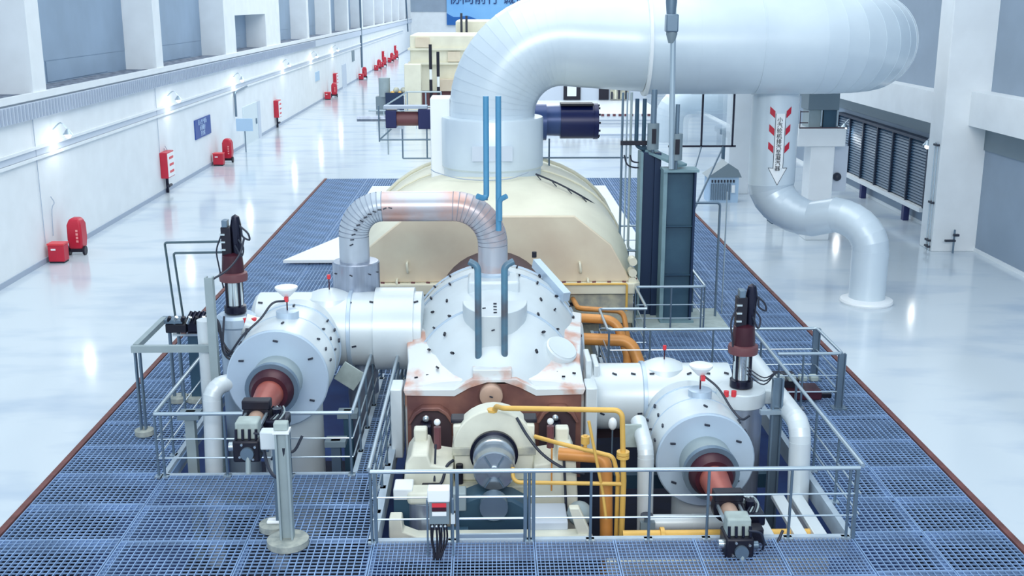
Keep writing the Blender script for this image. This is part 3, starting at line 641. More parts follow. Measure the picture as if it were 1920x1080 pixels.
# ================================================================== BEARING PEDESTAL (cream)
pd = thing('bearing_pedestal', 'cream bearing housing with steel shaft end in front of the copper face', 'bearing', (.06, 17.2, -1.9))
PX = .06
half = [(PX + .66 * math.cos(t), .6 + .66 * math.sin(t)) for t in [PI * i / 16 for i in range(17)]]
MB().prism(half, 'y', 16.95, 17.35).build('bearing_cap', 'cream_pale', pd, bevel=.025)
MB().prism([(PX - .64, .02), (PX + .64, .02), (PX + .66, .97), (PX + .42, .99), (PX - .42, .99), (PX - .66, .97)], 'y', 17.0, 17.45).build('cap_shoulder', 'cream_pale', pd, bevel=.02)
MB().box(PX - .68, PX + .68, 16.93, 17.5, .48, .62).build('split_flange', 'creamdirty', pd, bevel=.015)
for x in (PX - .58, PX + .58): MB().box(x - .12, x + .12, 17.1, 17.4, .97, 1.04).build('clamp_pad', 'black', pd, bevel=.02)
MB().lathe((PX, 16.96, .52), (0, -1, 0), [(0, .3), (0, .39), (.08, .39), (.08, .3)], 40).build('oil_ring', 'blackgloss', pd)
MB().lathe((PX, 17.0, .52), (0, -1, 0), [(0, .34), (.3, .34), (.32, .3)], 36).build('shaft_collar', 'steelface', pd)
MB().lathe((PX, 16.7, .46), (0, -1, 0), [(0, .33), (.34, .33), (.36, .31), (.37, .1), (.42, .1), (.43, .01)], 36).build('shaft_end', 'steelface', pd)
for k in range(6):
    a = k * PI / 3; MB().bar((PX + .1 * math.cos(a), 16.32, .46 + .1 * math.sin(a)), (PX + .3 * math.cos(a), 16.32, .46 + .3 * math.sin(a)), .025, .02).build('rib', 'railpost', pd)
MB().prism([(-1.42, -.2), (-1.36, .45), (-1.25, .6), (-1.0, .6), (-.95, .42), (-.6, .36), (-.6, -.9), (-1.42, -.9)], 'y', 16.7, 17.6).build('bed_left', 'cream_pale', pd, bevel=.03)
MB().prism([(.7, -.9), (.7, .36), (1.05, .42), (1.1, .6), (1.32, .6), (1.38, .45), (1.42, -.2), (1.42, -.9)], 'y', 16.8, 17.6).build('bed_right', 'cream_pale', pd, bevel=.03)
MB().box(-.62, .72, 16.75, 17.9, -.9, .02).build('bed_middle', 'creamdirty', pd, bevel=.02)
MB().box(-1.26, -1.04, 17.3, 17.5, .5, .8).build('lug_post', 'cream_pale', pd, bevel=.03)
MB().box(1.08, 1.3, 17.3, 17.5, .5, .8).build('lug_post', 'cream_pale', pd, bevel=.03)
for x in (-.86, .98): 
    MB().cyl((x, 17.1, .55), (x, 17.1, .92), .06, n=10).build('sensor_body', 'brownband', pd); MB().sphere((x, 17.1, 1.0), .055).build('sensor_tip', 'white', pd)
for x in (-1.1, 1.12): MB().box(x - .1, x + .1, 17.9, 18.2, .1, .62).build('key_block', 'blackgloss', pd, bevel=.02); MB().sphere((x, 18.1, .68), .06).build('key_bolt', 'chrome', pd)
MB().tube(smoothp([(.43, 16.95, 1.12), (.6, 16.7, .9), (.85, 16.6, .62), (1.2, 16.55, .4), (1.5, 16.6, .3)], 6), .025, 8).build('cable', 'hose', pd)
MB().tube(smoothp([(-1.0, 16.68, .1), (-.8, 16.66, .12), (-.7, 16.75, .38), (-.6, 16.9, .42)], 6), .025, 8).build('cable', 'hose', pd)
MB().tube([(-.88, 16.9, .7), (-.9, 16.68, .15)], .018, 8).build('cable', 'hose', pd)
MB().box(-1.1, -.8, 16.6, 16.75, .0, .12).build('junction_box', 'black', pd, bevel=.02)
MB().cyl((-.5, 16.9, .35), (-.5, 16.9, -.1), .06, n=12).build('filter', 'black', pd)
MB().tube([(1.18, 16.75, .55), (1.22, 16.6, -.35)], .022, 8).build('cable', 'hose', pd)
eq = thing('pump_skid', 'grey and cream pump set on a cream frame in the front pit', 'pump', (-.9, 16.2, -1.9))
MB().cyl((-1.0, 16.35, -1.0), (-1.0, 16.35, .02), .3, n=32).build('tank', 'steelclad', eq)
MB().box(-1.3, -.68, 16.1, 16.5, .0, .2).build('tank_cap', 'cream_pale', eq, bevel=.06)
MB().box(-1.52, -1.22, 16.2, 16.6, .05, .24).build('box_top', 'white', eq, bevel=.02)
MB().box(-1.52, -1.24, 16.25, 16.6, -1.0, .05).build('box_body', 'teal', eq)
MB().cyl((-.75, 16.0, -.55), (-.35, 16.0, -.55), .22, n=24).build('motor', 'teal', eq)
MB().cyl((-.8, 16.0, -.55), (-.74, 16.0, -.55), .26, n=24).build('motor_flange', 'railpost', eq)
MB().prism([(-1.55, -.02), (-1.36, -.02), (-1.34, -.24), (-1.12, -.33), (1.5, -.33), (1.5, -.5), (-1.3, -.5), (-1.56, -.34)], 'y', 15.7, 15.95).build('skid_frame', 'cream_pale', eq, bevel=.02)
MB().prism([(1.2, .1), (1.36, .1), (1.66, -.6), (1.42, -.6)], 'y', 15.75, 15.9).build('skid_strut', 'cream_pale', eq, bevel=.02)
MB().box(-.6, -.38, 16.1, 16.4, -.1, .2).build('gauge_box', 'postgreen', eq, bevel=.02)
MB().box(.62, 1.2, 15.9, 16.6, -.34, -.2).build('bin_lid', 'tray', eq, bevel=.02)
MB().box(.62, 1.2, 15.92, 16.6, -.85, -.35).build('bin_body', 'teal', eq, bevel=.02)
MB().box(.64, 1.18, 15.88, 15.93, -.7, -.6).build('bin_band', 'cabinetgrey', eq)
MB().prism([(-.55, -.9), (-.5, .0), (-.2, .12), (.35, .05), (.6, -.1), (.6, -.9)], 'y', 16.2, 16.7).build('lower_pump', 'teal', eq, bevel=.05)
MB().cyl((.05, 16.2, .0), (.05, 16.0, .0), .22, n=24).build('pump_cover', 'railpost', eq)
MB().box(-.12, .12, 15.95, 16.05, -.6, -.42).build('label_plate', 'white', eq)
MB().sphere((1.4, 16.2, -.2), .2).build('elbow_body', 'postgreen', eq)

# ================================================================== OIL PIPES (yellow)
def pipe(label, pts, r, m='yellow', fr=.12, n=12, extra=None, name='oil_pipe'):
    t = thing(name, label, 'pipe', pts[-1])
    MB().tube(fillet(pts, fr, 6), r, n).build('pipe_run', m, t)
    for p, d, rr, hh in (extra or []):
        p = Vector(p); d = Vector(d).normalized(); MB().cyl(p - d * hh / 2, p + d * hh / 2, rr, n=16).build('flange', m, t)
    return t
pipe('thin yellow pipe arching from the bearing cap to the right', [(.05, 17.0, 1.2), (.1, 16.9, 1.34), (.2, 16.6, 1.42), (2.02, 16.1, 1.56), (2.05, 16.1, .85)], .042, extra=[((.04, 17, 1.24), (0, 0, 1), .09, .04), ((2.05, 16.1, .86), (0, 0, 1), .1, .05), ((2.05, 16.1, .8), (0, 0, 1), .1, .05)])
pipe('yellow pipe dropping below the round flange beside the right valve', [(2.05, 16.1, .8), (2.07, 16.1, .4), (2.05, 16.1, -1.3)], .045)
pipe('thick orange pipe bending down into the pit right of the bearing', [(1.1, 16.75, .58), (1.84, 16.6, .58), (1.86, 16.3, -1.3)], .105, 'orange', .18, 16)
pipe('yellow pipe sloping from the bearing to an upright beside the orange pipe', [(.72, 16.9, .82), (1.1, 16.6, .82), (1.92, 16.3, .72), (2.0, 16.25, .4), (1.99, 16.25, -1.3)], .035)
pipe('low horizontal yellow pipe in front of the bearing bed', [(.35, 16.3, .55), (.35, 16.2, .34), (2.05, 16.1, .34)], .032)
pipe('slanting slim yellow rod right of the bearing', [(1.52, 16.2, 1.35), (1.75, 16.1, .2), (1.8, 16.0, -.2)], .025, 'yellow', .02)
pipe('short yellow upright with bell fitting on the sloping pipe', [(1.5, 16.5, .72), (1.5, 16.5, 1.0)], .03, extra=[((1.5, 16.5, .92), (0, 0, 1), .07, .12)])
pipe('slim orange drop pipe on the bearing bed', [(.98, 16.65, .72), (.98, 16.62, .0)], .014, 'orange', .02)
pipe('long low yellow pipe along the front pit bottom', [(2.0, 15.5, -.24), (4.9, 15.5, -.24)], .085, 'yellow', .1, 14, extra=[((2.6, 15.5, -.24), (1, 0, 0), .13, .06)])
pipe('upper orange pipe looping out of the cream casing on the right', [(1.9, 23.2, 1.02), (2.7, 23.0, 1.02), (2.95, 22.8, .3), (2.95, 22.7, -1)], .1, 'orange', .35, 14)
pipe('lower thick orange pipe looping out of the cream casing on the right', [(1.85, 22.9, .64), (3.0, 22.8, .62), (3.2, 22.6, .1), (3.2, 22.6, -1)], .13, 'orange', .35, 16)
pipe('thin yellow pipe along the cream casing flange', [(1.5, 25.6, 1.16), (3.25, 25.6, 1.16), (3.25, 25.6, .5)], .03, 'yellow', .05, 8)
pipe('thin orange pipe below the cream casing flange', [(2.0, 26.0, .7), (2.0, 24.4, .9), (3.0, 24.2, .88), (3.1, 24.0, .3), (3.1, 24.0, -.1)], .06, 'orange', .2, 10)

# white clad pipes
def wp(label, pts, r, fr=.25, m='clad', n=24):
    t = thing('clad_pipe', label, 'pipe', pts[-1]); gores(t, fillet(pts, fr, 5), r, m, n=n, lip=.004, name='cladding_segment'); return t
wp('tall straight white pipe standing at the left edge of the left pit', [(-5.08, 19.4, 2.1), (-5.08, 19.4, 1.0), (-5.08, 19.4, -.2), (-5.08, 19.4, -1.9)], .16)
wp('white pipe elbow turning down in front of the left valve drum', [(-4.3, 18.6, 1.25), (-4.75, 18.2, 1.25), (-4.78, 17.9, -1.9)], .15)
wp('white segmented duct running forward then down at the right pit edge', [(4.98, 20.6, 1.0), (5.02, 16.9, .98), (5.05, 16.75, -1.9)], .17, .3)
wp('white pipe bending down left of the right valve drum', [(2.5, 17.7, .75), (2.52, 16.9, .6), (2.55, 16.8, -1.9)], .13, .2)
wp('horizontal white pipe crossing below the right valve drum', [(2.5, 16.3, -.42), (3.2, 16.3, -.42), (3.9, 16.3, -.42)], .13)
wp('slim white pipe in front of the left pit railing', [(-3.5, 17.7, .7), (-3.62, 17.6, -.4), (-3.62, 17.6, -1.8)], .14)
tag(MB().box(2.2, 2.5, 17.3, 17.36, .45, .85).build('bracket_plate', 'concrete', bevel=.01), 'small grey bracket plate left of the right valve drum', 'bracket')
for k, x in enumerate((4.05, 4.55, 4.85)):
    tag(MB().box(x, x + .2, 15.05, 16.7, -.2, -.12).build('pit_plank', 'clad', bevel=.01), ['left', 'middle', 'right'][k] + ' pale steel plank in the right corner of the front pit', 'plank')

# things down in the pits
t = thing('pressure_gauge', 'small white oval gauge on a thin stalk between bearing and right valve', 'gauge', (2.1, 18, -.2))
MB().sphere((2.1, 18, .6), .075, sz=1.5).build('dial', 'white', t); MB().cyl((2.1, 18, -.6), (2.1, 18, .52), .014, n=6).build('stalk', 'railpost', t)
for k, (a, b, m) in enumerate((((-5.3, 18.6, -.9), (-2.35, 18.6, -.9), 'creamdirty'), ((2.2, 18.6, -.7), (5.1, 18.6, -.7), 'teal'), ((1.6, 20.2, -.4), (5.1, 20.6, -.4), 'darkbrown'), ((-1.55, 17.2, -1.2), (-1.55, 22, -1.2), 'teal_dark'))):
    tag(MB().bar(a, b, .22, .26).build('pit_beam', m), ['dirty cream beam across the left valve pit', 'teal beam across the pit behind the right valve spindle', 'dark brown beam under the right cross pipe', 'dark blue beam down the left side of the turbine pit'][k], 'beam')
t = thing('small_valve', 'grey hand valve on a thin pipe right of the orange pipe', 'valve', (2.5, 16.0, -1.9))
MB().cyl((2.45, 16.1, -1.9), (2.45, 16.1, -.2), .04, n=10).build('pipe', 'railpost', t); MB().box(2.35, 2.58, 16.05, 16.15, -.5, -.3).build('valve_body', 'cabinetgrey', t); MB().lathe((2.45, 16.1, -.2), (0, 0, 1), [(0, .1), (.02, .1)], 16).build('handwheel', 'hose', t)
for k, (x, y) in enumerate(((-2.7, 18.4), (-2.55, 19.0), (-5.15, 18.2))):
    t = thing('valve_support', ['grey support leg near the inner corner of the left pit', 'dark support leg behind the inner corner of the left pit', 'slim support leg at the outer corner of the left pit'][k], 'support', (x, y, -1.95))
    MB().box(x - .08, x + .08, y - .08, y + .08, -1.95, .2 + .3 * k).build('leg', ['railpost', 'teal', 'postgreen'][k], t); MB().box(x - .18, x + .18, y - .15, y + .15, .1 + .3 * k, .2 + .3 * k).build('head_plate', 'cabinetgrey', t)
tag(MB().cyl((1.9, 14.1, -.35), (2.25, 14.1, -.35), .1, n=14).build('pipe_flange', 'yellow'), 'yellow pipe end glimpsed below the front grating', 'pipe')
tag(MB().cyl((-1.2, 13.6, -.6), (1.8, 13.6, -.6), .12, n=14).build('drain_line', 'paleblue'), 'pale pipe glimpsed below the front grating', 'pipe')
tag(MB().box(1.75, 5.1, 15.25, 15.45, -.8, -.55).build('cross_beam', 'cream'), 'pale cream beam low along the front pit edge', 'beam')

# ================================================================== RAILINGS
def railing(name, label, runs, posts, mids=(.66, .33), r=.032, group=None, postr=.022, z0=0.0, h=1.1, pm='railpost', loc=None, dbl=False):
    t = thing(name, label, 'railing', loc or (runs[0][0][0], runs[0][0][1], z0), group)
    for run in runs:
        MB().tube(fillet([(x, y, z0 + h) for x, y in run], .08, 5), r, 12).build('top_rail', 'rail', t)
        for mz in mids:
            MB().tube(fillet([(x, y, z0 + mz) for x, y in run], .08, 4), .014, 8).build('mid_rail', 'rail', t)
    for x, y in posts:
        if dbl:
            p = MB().box(x - .045, x - .03, y - .03, y + .03, z0, z0 + h - .02).box(x + .03, x + .045, y - .03, y + .03, z0, z0 + h - .02).box(x - .045, x + .045, y - .012, y + .012, z0 + .2, z0 + .28).box(x - .045, x + .045, y - .012, y + .012, z0 + .8, z0 + .88)
        else: p = MB().tube([(x, y, z0), (x, y, z0 + h)], postr, 10)
        p.build('post', pm, t)
        MB().box(x - .06, x + .06, y - .06, y + .06, z0 - .01, z0 + .02).build('foot_plate', 'rail', t)
    return t
RY = 14.9
g = railing('guard_railing', 'steel guard railing along the front edge of the turbine pit', [[(-1.72, RY), (-.6, RY)], [(.58, RY), (5.33, RY)]], [(-1.72, RY), (-.56, RY), (.56, RY), (1.45, RY), (2.3, RY), (3.15, RY), (4.35, RY), (5.2, RY)], loc=(1.8, RY, 0), mids=(.7, .36))
for x in (-1.66, -.48, .5, .62, 5.3): MB().box(x - .025, x + .025, RY - .03, RY + .03, 0, 1.08).build('post', 'railpost', g)
gt = thing('railing_gate', 'removable middle section of the front guard railing with thick bottom bar', 'railing', (0, RY, 0))
MB().tube([(-.6, RY, 1.1), (.58, RY, 1.1)], .034, 12).build('top_rail', 'rail', gt)
MB().tube([(-.46, RY, .7), (.48, RY, .7)], .018, 8).build('mid_rail', 'rail', gt)
MB().tube([(-.46, RY, .36), (.48, RY, .36)], .018, 8).build('mid_rail', 'rail', gt)
MB().box(-.46, .48, RY - .02, RY + .02, .06, .12).build('bottom_rail', 'rail', gt)
railing('guard_railing', 'steel guard railing along the left side of the turbine pit', [[(-1.75, 14.98), (-1.75, 22.2)]], [(-1.75, 14.98 + .9 * k) for k in range(1, 9)], loc=(-1.75, 18, 0), mids=(.82, .55, .28))
railing('guard_railing', 'steel guard railing along the right side of the turbine pit', [[(5.4, 14.98), (5.4, 23.2)]], [(5.4, 16.1), (5.4, 17.3), (5.4, 18.6), (5.4, 19.8), (5.4, 21.2), (5.4, 23.1)], loc=(5.4, 18, 0))
railing('guard_railing', 'steel railing bay projecting over the grating on the right', [[(5.5, 20.3), (6.74, 20.3), (6.74, 22.0), (2.42, 22.0), (2.4, 23.6), (3.45, 23.6)]], [(6.0, 20.3), (4.6, 22), (3.3, 22), (2.45, 22), (2.42, 23.6), (3.4, 23.6)], loc=(6, 21, 0))
for x, y in ((6.74, 20.3), (6.74, 22.0)):
    tag(MB().box(x - .07, x - .05, y - .05, y + .05, 0, 1.1).box(x + .05, x + .07, y - .05, y + .05, 0, 1.1).box(x - .05, x + .05, y - .01, y + .01, 0, 1.1).box(x - .14, x + .14, y - .12, y + .12, -.01, .02).build('channel_post', 'railpost'), 'thick steel post at the %s outer corner of the right railing bay' % ('near' if y < 21 else 'far'), 'post')
railing('guard_railing', 'steel railing around the dark teal support columns', [[(3.45, 23.75), (3.45, 25.55), (5.1, 25.55), (5.1, 28.7)]], [(3.45, 25.55), (4.3, 25.55), (5.02, 25.55), (5.1, 25.6), (5.1, 27.1), (5.1, 28.6)], loc=(4.3, 25.6, 0))
railing('guard_railing', 'steel guard railing along the front of the left valve pit', [[(-5.48, 17.3), (-2.26, 17.3)]], [(-5.48, 17.3), (-5.38, 17.3), (-4.35, 17.3), (-3.3, 17.3), (-2.3, 17.3)], loc=(-3.9, 17.3, 0))
railing('guard_railing', 'steel guard railing along the outer side of the left valve pit', [[(-5.48, 17.34), (-5.48, 20.4)]], [(-5.48, 18.2), (-5.48, 19.1), (-5.48, 20.3)], loc=(-5.48, 19, 0))
railing('guard_railing', 'steel guard railing along the inner side of the left valve pit', [[(-2.26, 17.34), (-2.26, 22.3)]], [(-2.26, 18.3), (-2.26, 19.4), (-2.26, 20.6), (-2.26, 22.2)], loc=(-2.26, 19, 0))
railing('guard_railing', 'distant steel railing right of the cream casing', [[(3.75, 33.0), (4.75, 33.0)]], [(3.8, 33), (4.2, 33), (4.7, 33)], loc=(4.2, 33, 0))

# ================================================================== LEFT STANDS
def roundbase(t, x, y, r=.27, m='stonebase', h=.1): MB().lathe((x, y, 0), (0, 0, 1), [(0, r * .93), (.01, r), (h, r), (h + .01, r * .9), (h + .01, .01)], 32).build('base_disc', m, t)
t = thing('steel_stand', 'tall grey green H-section post on round concrete base in the left foreground', 'stand', (-2.93, 14.85, 0))
roundbase(t, -2.93, 14.85, .3)
hb = MB().box(-3.03, -3.0, 14.77, 14.93, .1, 1.74).box(-2.87, -2.84, 14.77, 14.93, .1, 1.74).box(-3.0, -2.87, 14.84, 14.86, .1, 1.74); hb.build('post', 'postgreen', t)
MB().box(-3.05, -2.82, 14.75, 14.95, 1.74, 1.78).build('cap_plate', 'white', t)
MB().box(-3.04, -2.84, 14.78, 14.92, 1.78, 1.9).build('junction_box', 'concrete', t, bevel=.02)
t = thing('steel_stand', 'slim post with pale top box on small round base, left foreground', 'stand', (-3.22, 15.35, 0))
roundbase(t, -3.22, 15.35, .22)
MB().box(-3.18, -3.11, 15.3, 15.37, .1, 1.55).build('post', 'railpost', t)
MB().box(-3.34, -3.06, 15.25, 15.45, 1.3, 1.58).build('top_box', 'clad', t, bevel=.02)
MB().box(-3.32, -3.08, 15.28, 15.42, .11, .16).build('foot_box', 'white', t, bevel=.02)
tag(MB().tube(smoothp([(-3.4, 15.7, 1.45), (-3.25, 15.2, 1.15), (-3.1, 15.0, 1.0), (-2.95, 14.9, 1.1), (-2.92, 14.85, 1.5)], 6), .024, 8).build('cable', 'hose'), 'black hose sagging between the two left foreground stands', 'cable')
t = thing('cable_stand', 'grey green angle frame on one slim post at the left of the deck', 'frame', (-6.3, 19.2, 0))
roundbase(t, -6.27, 19.18, .17)
MB().box(-6.33, -6.3, 19.13, 19.23, .1, 1.6).box(-6.25, -6.22, 19.13, 19.23, .1, 1.6).build('post', 'railpost', t)
MB().box(-6.36, -4.9, 19.1, 19.2, 1.58, 1.7).build('cross_beam', 'postgreen', t)
MB().bar((-6.3, 19.21, 1.66), (-6.3, 21.0, 1.66), .1, .1).build('side_beam', 'postgreen', t)
t = thing('steel_column', 'tall flat grey green column left of the left servo actuator', 'column', (-4.85, 18.9, -1.9))
MB().box(-4.92, -4.78, 18.85, 18.88, -1.9, 3.0).box(-4.92, -4.89, 18.88, 19.0, -1.9, 3.0).box(-4.81, -4.78, 18.88, 19.0, -1.9, 3.0).build('channel', 'postgreen', t)
MB().tube(smoothp([(-4.8, 18.95, 2.95), (-4.6, 19.3, 3.05), (-4.45, 19.6, 3.25), (-4.4, 19.8, 3.5)], 5), .02, 6).build('hose', 'hose', t)
t = thing('valve_manifold', 'black hydraulic valve manifold on a post at the left of the deck', 'manifold', (-5.9, 21, 0))
MB().box(-6.25, -5.85, 20.85, 21.2, 1.42, 1.6).build('block', 'black', t, bevel=.02)
MB().box(-5.85, -5.5, 20.9, 21.3, 1.35, 1.72).build('block', 'blackgloss', t, bevel=.02)
MB().box(-6.35, -5.9, 20.8, 21.1, 1.62, 1.7).build('top_plate', 'railpost', t, bevel=.01)
for k in range(6): MB().cyl((-6.2 + k * .13, 20.85, 1.62), (-6.13 + k * .13, 20.8, 1.76), .035, n=10).build('fitting', 'chrome' if k % 2 else 'black', t)
for k in range(4): MB().cyl((-5.8 + k * .08, 20.85, 1.7), (-5.72 + k * .08, 20.9, 1.84), .04, n=10).build('solenoid', 'blackgloss', t)
MB().box(-6.1, -5.6, 20.78, 20.84, 1.38, 1.42).build('drip_rail', 'chrome', t)
MB().box(-5.85, -5.62, 20.9, 21.1, .1, 1.4).build('column', 'teal', t)
for x in (-6.2, -6.03): MB().cyl((x, 20.95, 0.1), (x, 20.95, 1.42), .035, n=10).build('leg', 'railpost', t)
roundbase(t, -6.12, 20.95, .2); roundbase(t, -5.73, 21.0, .26)
for k, (x, z, y) in enumerate(((-5.95, 3.28, 20.5), (-5.8, 3.08, 20.5))):
    tag(MB().tube(fillet([(x - .1, 20.9, 1.7), (x - .08, y, z), (-4.85, 20.1, z + .1)], .06, 4), .022, 8).build('thin_pipe', 'copperpipe'), ('outer' if k == 0 else 'inner') + ' thin dark pipe rising from the left manifold to the servo actuator', 'pipe')

# right: manifold on deck, post beside servo
t = thing('valve_manifold', 'low dark valve manifold with pale tops inside the right railing bay', 'manifold', (6.0, 20.9, 0))
MB().box(5.75, 6.5, 20.6, 21.1, .05, .24).build('block', 'maroon', t, bevel=.02)
MB().box(5.6, 6.1, 20.8, 21.4, .22, .4).build('block', 'black', t, bevel=.02)
for k in range(4): MB().box(5.65 + k * .22, 5.8 + k * .22, 20.75, 20.95, .38, .48).build('fitting', 'concrete', t, bevel=.02)
MB().box(6.5, 6.72, 20.7, 20.78, .06, .14).build('spigot', 'black', t)
t = thing('steel_column', 'grey channel post right of the right servo actuator', 'column', (4.95, 18.0, -1.9))
MB().box(4.7, 4.73, 17.5, 17.62, -1.9, 1.55).box(4.85, 4.88, 17.5, 17.62, -1.9, 1.55).box(4.73, 4.85, 17.58, 17.6, -1.9, 1.55).build('channel', 'railpost', t)
MB().box(4.5, 5.1, 17.45, 17.55, .95, 1.02).build('bracket', 'rail', t)
for k in range(3):
    tag(MB().tube(smoothp([(4.35, 17.95, 1.62 - .06 * k), (4.6, 17.75, 1.5 - .06 * k), (4.8, 17.7, 1.62), (4.9, 17.6, 1.6)], 5), .012, 6).build('cable', 'hose'), ['upper', 'middle', 'lower'][k] + ' thin black cable between the right servo actuator and its post', 'cable', 'cables at the right servo actuator')
# control box in front of the railing
t = thing('control_box', 'white control box with red label and black cables on the front railing', 'box', (-.72, 14.5, 0))
MB().box(-.88, -.57, 14.42, 14.62, .84, 1.03).build('hood', 'white', t, bevel=.015)
cbx = MB().box(-.86, -.58, 14.45, 14.6, .5, .86).build('body', 'cabinetgrey', t)
MB().box(-.82, -.62, 14.435, 14.45, .76, .82).build('red_label', 'redbright', cbx)
MB().box(-.82, -.62, 14.435, 14.45, .7, .76).build('dark_label', 'maroon', cbx)
MB().box(-.82, -.62, 14.435, 14.45, .63, .69).build('white_label', 'white', cbx)
MB().box(-.56, -.5, 14.45, 14.5, .5, .64).build('side_box', 'clad', t)
for x in (-.89, -.53): MB().box(x - .012, x + .012, 14.46, 14.54, 0, .86).build('leg', 'railpost', t)
for k in range(4): MB().sphere((-.82 + k * .06, 14.44, .47), .022, 8, 6).build('gland', 'chrome', t)
for k in range(7):
    x = -.84 + k * .035
    MB().tube(smoothp([(x, 14.5, .5), (x + random.uniform(-.02, .02), 14.46, .25), (-.8 + k * .015, 14.4, .0), (-.86 + k * .01, 14.35, -.3)], 4), .015, 6).build('cable', 'black', t)

# ================================================================== TEAL SUPPORT COLUMNS AND SPRING HANGERS
def hsec(label, x0, x1, y0, y1, z1, light=True):
    t = thing('support_column', label, 'column', ((x0 + x1) / 2, (y0 + y1) / 2, .05))
    MB().box(x0, x1, y0 + .18, y1 - .18, .05, z1).build('web', 'teal', t)
    MB().box(x0 + .0, x1, y1 - .2, y1 - .16, .05, z1).build('flange', 'teal_dark', t)
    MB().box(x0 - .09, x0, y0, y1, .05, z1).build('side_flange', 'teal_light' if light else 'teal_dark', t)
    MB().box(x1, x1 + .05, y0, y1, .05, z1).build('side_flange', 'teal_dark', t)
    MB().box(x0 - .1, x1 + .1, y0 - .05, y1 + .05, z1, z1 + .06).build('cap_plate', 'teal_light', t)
    for z in (1.2, 2.4): MB().box(x0, x1, y0 + .05, y0 + .18, z, z + .02).build('stiffener', 'teal', t)
    MB().box(x0 - .08, x1 + .1, y0 - .1, y1 + .1, .05, .1).build('foot_plate', 'teal_light', t)
    return t
hsec('front dark teal support column with pale left edge', 4.22, 4.86, 26.2, 26.7, 3.72)
t = thing('support_column', 'rear dark navy support column left of the teal one', 'column', (3.85, 27.2, .0))
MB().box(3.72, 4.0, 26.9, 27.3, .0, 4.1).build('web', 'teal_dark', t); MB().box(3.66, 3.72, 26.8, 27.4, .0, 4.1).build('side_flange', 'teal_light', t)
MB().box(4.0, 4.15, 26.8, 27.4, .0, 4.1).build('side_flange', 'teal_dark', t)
MB().bar((3.9, 27.1, 4.12), (4.6, 26.4, 3.85), .35, .06).build('top_link', 'teal_light', t)
def hanger(label, x, y, zc, ztop, r, zb):
    t = thing('spring_hanger', label, 'hanger', (x, y, zb))
    MB().cyl((x, y, zc), (x, y, zc + .62), .14, n=20).build('spring_can', 'cabinetgrey', t)
    MB().box(x - .05, x + .05, y - .16, y - .12, zc + .15, zc + .5).build('scale_window', 'black', t)
    MB().cyl((x, y, zc + .6), (x, y, ztop), r, n=14).build('rod', 'railpost', t)
    MB().cyl((x, y, zb), (x, y, zc), .04, n=10).build('lower_rod', 'railpost', t)
    return t
hanger('left grey spring hanger can on the support columns', 3.95, 26.9, 4.18, 5.6, .07, 4.1)
hanger('right grey spring hanger can on the support columns', 4.42, 26.3, 4.0, 5.3, .05, 3.76)
t = thing('support_rod', 'long grey vertical rod with clamp in front of the giant pipe', 'rod', (4.2, 26.2, 3.8))
MB().tube([(4.3, 26.2, 3.8), (4.18, 26.2, 9.5)], .065, 14).build('rod', 'rail', t)
MB().box(4.05, 4.33, 26.05, 26.35, 6.95, 7.35).build('clamp', 'railpost', t, bevel=.03)
MB().lathe((4.2, 26.2, 6.7), (0, 0, 1), [(0, .07), (.2, .13), (.26, .13)], 16).build('clamp_cone', 'cabinetgrey', t)
MB().lathe((4.17, 26.2, 7.3), (0, 0, 1), [(0, .1), (.3, .13), (2.2, .13)], 16).build('upper_sleeve', 'railpost', t)
# impulse lines left of the columns
for k, (x, zt, m, r) in enumerate(((3.25, 5.5, 'railpost', .03), (3.36, 5.5, 'rail', .02), (3.46, 5.5, 'postgreen', .03), (3.6, 5.35, 'teal', .05), (3.78, 5.35, 'teal', .05))):
    tag(MB().tube(fillet([(x, 27.3, zt), (x, 27.3, 1.6 if k < 3 else 4.2), (3.9, 27.2, 1.6 if k < 3 else 4.1)], .15, 5), r, 8).build('impulse_pipe', m),
        ['leftmost grey', 'slim bright', 'grey green', 'dark teal', 'rightmost dark teal'][k] + ' upright pipe in the bundle left of the support columns', 'pipe')
for k in range(2): tag(MB().tube(smoothp([(3.3 + .15 * k, 27.2, 4.0), (3.4 + .1 * k, 27.2, 3.75 + .1 * k), (3.7, 27.2, 3.7 + .12 * k), (3.85, 27.1, 3.95)], 5), .02, 6).build('cable', 'hose'), ['lower', 'upper'][k] + ' black cable loop hanging beside the top of the rear navy column', 'cable', 'cable loops beside the navy column')
tag(MB().tube(fillet([(5.0, 26.7, 2.9), (5.6, 26.7, 2.9), (5.6, 26.7, .0)], .08, 4), .03, 8).build('impulse_pipe', 'railpost'), 'slim grey pipe bending down right of the teal column', 'pipe')
tag(MB().tube([(5.85, 27.1, 3.1), (5.85, 27.1, .0)], .018, 8).build('impulse_pipe', 'rail'), 'thin pale upright pipe right of the teal column', 'pipe')
tag(MB().box(3.2, 3.85, 27.1, 27.2, 4.25, 4.35).build('clamp_bar', 'black'), 'dark clamp bar across the pipe bundle', 'clamp')

